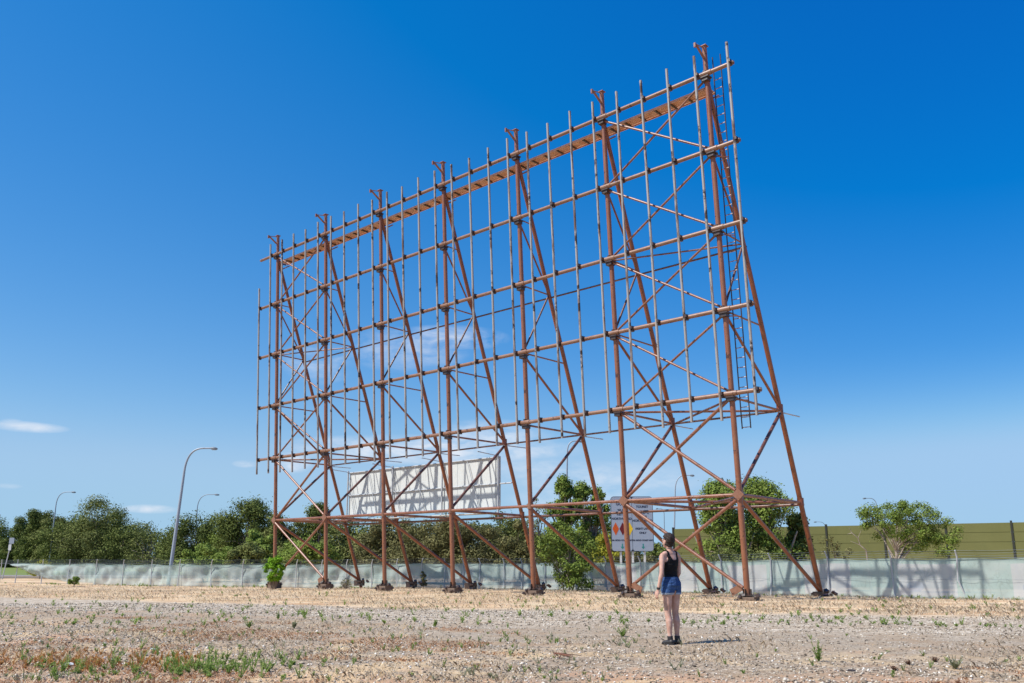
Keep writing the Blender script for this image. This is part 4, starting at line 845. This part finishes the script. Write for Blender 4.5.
# ------------------------------------------------------------------ person
def build_person():
    fx, fy_ = gnd(673, 644.6); th = math.radians(34)        # facing away and turned a little to the left
    root = empty('person', (fx, fy_, float(gz(fx, fy_))), th, label='standing person in black tank top, blue denim shorts and black ankle boots seen from behind', cat='person')
    # local frame: +y is where she faces, x to her right; z up
    parts = []
    def cap(p, q, r0, r1, sx=1., sy=1., rings=5):
        parts.append((Vector(p), Vector(q), r0, r1, sx, sy))
    V, Fc = [], []
    def blob(pts, rad, n=16, ell=None):
        # closed tapered tube with rounded ends; ell = (sx, sy) per point, squash in x / y
        P = [Vector(p) for p in pts]; k = len(P); rings = []
        def ring(c, t, rx, ry, ref):
            e1 = (ref - t * ref.dot(t)).normalized(); e2 = t.cross(e1); return [c + e1 * math.cos(2 * PI * i / n) * rx + e2 * math.sin(2 * PI * i / n) * ry for i in range(n)]
        ref = Vector((1, 0, 0)); base = len(V); cnt = 0
        seq = []
        t0 = (P[1] - P[0]).normalized(); t1 = (P[-1] - P[-2]).normalized()
        R_ = [(a, a) if not isinstance(a, tuple) else a for a in rad]
        for a in (75, 50, 25): r_ = R_[0]; seq.append((P[0] - t0 * min(r_) * math.sin(math.radians(a)), t0, r_[0] * math.cos(math.radians(a)), r_[1] * math.cos(math.radians(a))))
        for i in range(k):
            t_ = (P[min(i + 1, k - 1)] - P[max(0, i - 1)]).normalized(); seq.append((P[i], t_, R_[i][0], R_[i][1]))
        for a in (25, 50, 75): r_ = R_[-1]; seq.append((P[-1] + t1 * min(r_) * math.sin(math.radians(a)), t1, r_[0] * math.cos(math.radians(a)), r_[1] * math.cos(math.radians(a))))
        for s_ in seq: V.extend(ring(*s_, ref))
        m_ = len(seq)
        for i in range(m_ - 1):
            for j in range(n): Fc.append((base + i * n + j, base + i * n + (j + 1) % n, base + (i + 1) * n + (j + 1) % n, base + (i + 1) * n + j))
        Fc.append(tuple(base + j for j in range(n))[::-1]); Fc.append(tuple(base + (m_ - 1) * n + j for j in range(n)))
    # torso (slight backward lean of the chest, looking up)
    blob([(0, .0, .84), (0, -.012, .91), (0, -.005, .98), (0, .01, 1.06), (0, .012, 1.14), (0, .0, 1.23), (0, -.012, 1.32), (0, -.015, 1.385)],
         [(.145, .10), (.165, .118), (.15, .105), (.118, .088), (.122, .092), (.138, .10), (.15, .092), (.12, .062)], 20)
    for s_ in (-1, 1):
        blob([(s_ * .075, -.035, .87), (s_ * .078, -.045, .93)], [(.078, .075), (.07, .065)])            # seat
        blob([(s_ * .06, .075, 1.22), (s_ * .062, .08, 1.25)], [.052, .045])                              # chest
        blob([(s_ * .03, -.02, 1.40), (s_ * .12, -.012, 1.385), (s_ * .165, -.005, 1.355)], [(.05, .045), (.05, .045), (.052, .045)])     # shoulder
    blob([(0, -.02, 1.38), (0, -.008, 1.44), (0, .006, 1.50)], [.056, .049, .05])      # neck
    # head turned a little left and up
    hc = Vector((-.012, .02, 1.585)); hl = Matrix.Rotation(math.radians(2), 3, 'Z') @ Matrix.Rotation(math.radians(16), 3, 'X')
    def H(v): return hc + hl @ Vector(v)
    blob([H((0, -.012, -.02)), H((0, -.01, .025)), H((0, -.01, .06))], [(.068, .082), (.072, .092), (.06, .078)], 20)
    blob([H((0, .035, -.085)), H((0, .045, -.05)), H((0, .04, 0))], [(.03, .028), (.045, .04), (.058, .048)], 16)     # jaw
    blob([H((0, .092, -.012)), H((0, .102, -.032))], [.010, .014], 8)                                  # nose
    blob([H((-.018, .085, -.062)), H((.018, .085, -.062))], [.009, .009], 8)                             # lips
    for s_ in (-1, 1):
        blob([H((s_ * .074, -.005, -.02)), H((s_ * .078, -.012, .02))], [(.008, .017), (.008, .02)], 10)                          # ear
        blob([H((s_ * .03, .082, .012)), H((s_ * .032, .083, .013))], [.011, .011], 8)                                        # brow/eye swell
    # legs: weight on both, feet close, image-left foot a little forward
    legs = {}
    for s_, hip, knee, ank in ((-1, (-.088, -.005, .84), (-.074, .012, .475), (-.066, -.012, .085)), (1, (.088, -.005, .84), (.074, .0, .475), (.07, -.03, .085))):
        hip, knee, ank = Vector(hip), Vector(knee), Vector(ank)
        blob([hip, hip.lerp(knee, .25), hip.lerp(knee, .55), hip.lerp(knee, .85), knee, knee.lerp(ank, .12) + Vector((0, -.004, 0)), knee.lerp(ank, .3) + Vector((0, -.014, 0)), knee.lerp(ank, .5) + Vector((0, -.010, 0)), knee.lerp(ank, .78), ank],
             [(.078, .09), (.074, .084), (.065, .072), (.054, .058), (.051, .055), (.050, .054), (.053, .060), (.047, .052), (.034, .037), (.033, .037)])
        blob([ank + Vector((0, -.03, -.04)), ank + Vector((s_ * .01, .06, -.05)), ank + Vector((s_ * .02, .12, -.06))], [(.034, .032), (.036, .026), (.036, .018)])
        legs[s_] = (hip, knee, ank)
    # arms; local x is negative on her left (image left)
    arms = {-1: (Vector((-.172, -.005, 1.345)), Vector((-.225, -.035, 1.085)), Vector((-.262, .015, .845))),
            1: (Vector((.172, -.005, 1.345)), Vector((.186, .0, 1.09)), Vector((.165, .13, .92)))}
    for s_, (sh, el_, wr) in arms.items():
        blob([sh, sh.lerp(el_, .25), sh.lerp(el_, .6), el_, el_.lerp(wr, .25), el_.lerp(wr, .6), wr], [(.046, .048), (.043, .045), (.037, .040), (.034, .036), (.035, .037), (.028, .029), (.021, .025)])
        # hand: palm, four fingers of unequal length slightly curled, thumb from the side
        d = (wr - el_).normalized(); fw = (Vector((0, 1, 0)) - d * d.y).normalized(); out_ = d.cross(fw)   # fw: towards the thumb side
        pc = wr + d * .02; blob([pc, pc + d * .03, pc + d * .065], [(.019, .03), (.017, .036), (.014, .037)], 12)
        inn = Vector((-s_, 0, 0))
        for i, (L, o_) in enumerate(((.062, .028), (.072, .010), (.067, -.009), (.052, -.026))):
            b0 = pc + d * .07 + fw * o_; b1 = b0 + d * L * .5 + inn * .006; b2 = b1 + d * L * .38 + inn * .016
            blob([b0 - d * .012, b0, b1, b2], [.0095, .0092, .0085, .0072], 8)
        tb0 = pc + d * .018 + fw * .028; tb1 = tb0 + fw * .022 + d * .028; tb2 = tb1 + d * .028 + fw * .004 + inn * .006
        blob([tb0, tb1, tb2], [.013, .0105, .0085], 8)
    me = bpy.data.meshes.new('body'); me.from_pydata([tuple(v_) for v_ in V], [], Fc); me.update()
    bo = bpy.data.objects.new('body', me); COL.objects.link(bo)
    rm_ = bo.modifiers.new('r', 'REMESH'); rm_.mode = 'VOXEL'; rm_.voxel_size = .0065; rm_.use_smooth_shade = True
    sm_ = bo.modifiers.new('s', 'SMOOTH'); sm_.factor = .5; sm_.iterations = 4
    bpy.context.view_layer.update(); dg = bpy.context.evaluated_depsgraph_get()
    me2 = bpy.data.meshes.new_from_object(bo.evaluated_get(dg)); bo.modifiers.clear(); bo.data = me2; bo.parent = root
    ms, t = mat('skin', .5, 0, .35); p = t.new('ShaderNodeTexCoord').outputs['Object']
    t.set(t.b, 'Base Color', t.mix(t.ramp(t.noise(9., p, 4), [(.35, 0), (.65, 1)]), (.44, .24, .17), (.60, .38, .30))); t.set(t.b, 'Subsurface Weight', .08); me2.materials.clear(); me2.materials.append(ms)
    me2.polygons.foreach_set('use_smooth', [True] * len(me2.polygons))
    nv = len(me2.vertices); P = np.zeros(nv * 3, np.float32); me2.vertices.foreach_get('co', P); P = P.reshape(-1, 3); Nn = np.zeros(nv * 3, np.float32); me2.vertices.foreach_get('normal', Nn); Nn = Nn.reshape(-1, 3)
    def segd(P, a, b):
        a, b = np.array(a), np.array(b); t_ = np.clip(((P - a) @ (b - a)) / ((b - a) @ (b - a)), 0, 1); return np.linalg.norm(P - (a + t_[:, None] * (b - a)), axis=1)
    armm = np.zeros(nv, bool)
    for s_, (sh, el_, wr) in arms.items():
        a_ = np.array(sh) + np.array([s_ * .0, 0, 0.0]); hand = np.array(wr) + (np.array(wr) - np.array(el_)) / np.linalg.norm(np.array(wr) - np.array(el_)) * .17
        armm |= (segd(P, a_, el_) < .058) & (P[:, 0] * s_ > .135) | ((np.minimum(segd(P, el_, wr), segd(P, wr, hand)) < .052) & (P[:, 0] * s_ > .12 if s_ < 0 else np.minimum(segd(P, el_, wr), segd(P, wr, hand)) < .045))
    def shell(name, mask, off, m, flare=None):
        faces = [tuple(pl.vertices) for pl in me2.polygons if all(mask[i] for i in pl.vertices)]
        used = sorted({i for f_ in faces for i in f_}); mp = {a: k for k, a in enumerate(used)}
        VV = P[used] + Nn[used] * off
        if flare is not None: VV = flare(VV, Nn[used])
        mm = bpy.data.meshes.new(name); mm.from_pydata([tuple(map(float, v_)) for v_ in VV], [], [tuple(mp[i] for i in f_) for f_ in faces]); mm.materials.append(m); mm.polygons.foreach_set('use_smooth', [True] * len(faces))
        o = bpy.data.objects.new(name, mm); COL.objects.link(o); o.parent = bo; md = o.modifiers.new('th', 'SOLIDIFY'); md.thickness = .006; md.offset = -1; return o
    x, y, z = P[:, 0], P[:, 1], P[:, 2]
    back = y < 0
    neck = np.where(back, 1.30 + 1.9 * np.clip(np.abs(x) - .035, 0, .2) ** 1.0 * 1.3, 1.26 + 1.9 * np.clip(np.abs(x) - .03, 0, .2) * 1.2)
    tank = (z > .985) & ~armm & (z < 1.44) & ((z < neck) | ((np.abs(x) > .07) & (np.abs(x) < .113) )) & ~((z > 1.27) & (np.abs(x) > .113 + .35 * np.clip(1.30 - z, 0, .2)))
    mt, t = mat('tank_black', .85, 0, .2); p = t.new('ShaderNodeTexCoord').outputs['Object']; t.set(t.b, 'Base Color', t.mix(t.noise(20., p, 3), (.006, .006, .007), (.014, .014, .016))); t.set(t.b, 'Normal', t.bump(t.noise(8., t.new('ShaderNodeMapping', {'Vector': p, 'Scale': (1, 1, 2.5)}).outputs[0], 3), .9, .05))
    shell('tank_top', tank, .007, mt)
    md_, t = mat('denim', .85, 0, .15); p = t.new('ShaderNodeTexCoord').outputs['Object']
    c = t.mix(t.ramp(t.noise(9., p, 4), [(.35, 0), (.65, 1)]), (.02, .055, .16), (.065, .13, .28)); sz = t.new('ShaderNodeSeparateXYZ', {0: p}).outputs[2]
    sx = t.math('ABSOLUTE', t.new('ShaderNodeSeparateXYZ', {0: p}).outputs[0]); c = t.mix(t.math('MULTIPLY', t.math('LESS_THAN', sx, .006), .7), c, (.01, .03, .09)); c = t.mix(t.math('LESS_THAN', t.math('ADD', sz, t.math('MULTIPLY', t.noise(60., p, 2), .012)), .796), c, (.36, .42, .50)); c = t.mix(t.math('MULTIPLY', t.math('GREATER_THAN', sz, 1.0), .5), c, (.02, .05, .14)); t.set(t.b, 'Base Color', c); t.set(t.b, 'Normal', t.bump(t.noise(11., t.new('ShaderNodeMapping', {'Vector': p, 'Scale': (1, 1, 2.2)}).outputs[0], 4), 1., .05))
    def fl(VV, NN): k = np.clip((.88 - VV[:, 2]) / .12, 0, 1)[:, None]; return VV + NN * np.array([1, 1, 0]) * k * .007
    shell('shorts', (z > .775 - .012 * np.sign(x) * np.sign(x)) & (z < 1.035) & ~armm & ~((np.abs(x) < .012) & (z < .825)), .009, md_, fl)
    # boots follow the foot, with sole
    mb_, t = mat('boot_black', .55, 0, .5); t.set(t.b, 'Base Color', (.022, .02, .02, 1))
    for s_ in (-1, 1):
        ank = legs[s_][2]; side = (x * s_ > 0.005)
        o = shell('boot', (z < .135) & side, .010, mb_)
        sl_ = MB(); ol = []
        for k in range(18):
            a = 2 * PI * k / 18; ol.append((ank.x + s_ * .012 + math.cos(a) * (.045 if math.sin(a) > 0 else .038), ank.y + .045 + math.sin(a) * .135))
        n_ = len(ol); sl_.add([(a_, b_, .0) for a_, b_ in ol] + [(a_, b_, .026) for a_, b_ in ol], [tuple(range(n_))[::-1], tuple(range(n_, 2 * n_))] + [(i, (i + 1) % n_, (i + 1) % n_ + n_, i + n_) for i in range(n_)])
        so2 = sl_.obj('sole', mb_, None, False); so2.parent = o
    # hair: short crop
    hl_i = hl.inverted(); Q_ = (P - np.array(hc)) @ np.array(hl_i).T
    hm = (z > 1.45) & ((Q_[:, 2] > .045 + .2 * np.clip(Q_[:, 1] - .03, 0, 1)) | ((Q_[:, 1] < -.005) & (Q_[:, 2] > -.072 + .4 * np.abs(Q_[:, 0]))) | ((Q_[:, 1] < .03) & (Q_[:, 2] > .01))) & ~((np.abs(Q_[:, 0]) > .072) & (Q_[:, 2] < .025) & (Q_[:, 1] > -.03))
    mh, t = mat('hair', .6, 0, .4); p = t.new('ShaderNodeTexCoord').outputs['Object']; t.set(t.b, 'Base Color', t.mix(t.noise(40., t.new('ShaderNodeMapping', {'Vector': p, 'Scale': (1, 1, .3)}).outputs[0], 3), (.010, .006, .004), (.04, .02, .012))); t.set(t.b, 'Normal', t.bump(t.noise(60., p, 2), .9, .02))
    def puff(VV, NN):
        nz_ = np.sin(VV[:, 0] * 70 + VV[:, 2] * 45) * np.sin(VV[:, 1] * 60 - VV[:, 2] * 80) + .6 * np.sin(VV[:, 0] * 150 + VV[:, 1] * 120); q = (VV - np.array(hc)) @ np.array(hl_i).T
        return VV + NN * (.008 + .006 * nz_ + .010 * np.clip(q[:, 2] * 14, 0, 1))[:, None]
    shell('hair', hm, .008, mh, puff)
    # wrist band on the image-left arm
    sh, el_, wr = arms[-1]; d = (wr - el_).normalized(); MB().tube([wr - d * .03, wr - d * .0], .029, 14).obj('wristband', mb_, bo)
    # eyes and brows (on the hidden side, still there)
    me_ = plain('eye', (.7, .7, .68), .2, .02); mi_ = plain('iris', (.05, .03, .02), .2, .02)
    for s_ in (-1, 1):
        for nm_, rr_, yy, mm_ in (('eye', .0105, .090, me_), ('pupil', .0055, .0975, mi_)):
            bm = bmesh.new(); bmesh.ops.create_icosphere(bm, subdivisions=2, radius=rr_); m3 = bpy.data.meshes.new(nm_); bm.to_mesh(m3); bm.free(); m3.materials.append(mm_); o = bpy.data.objects.new(nm_, m3); COL.objects.link(o); o.parent = bo; o.location = H((s_ * .031, yy - .002, .006))
    return root
PR = build_person()
print('objects', len(COL.objects), 'faces', sum(len(o.data.polygons) for o in COL.objects if o.type == 'MESH'))
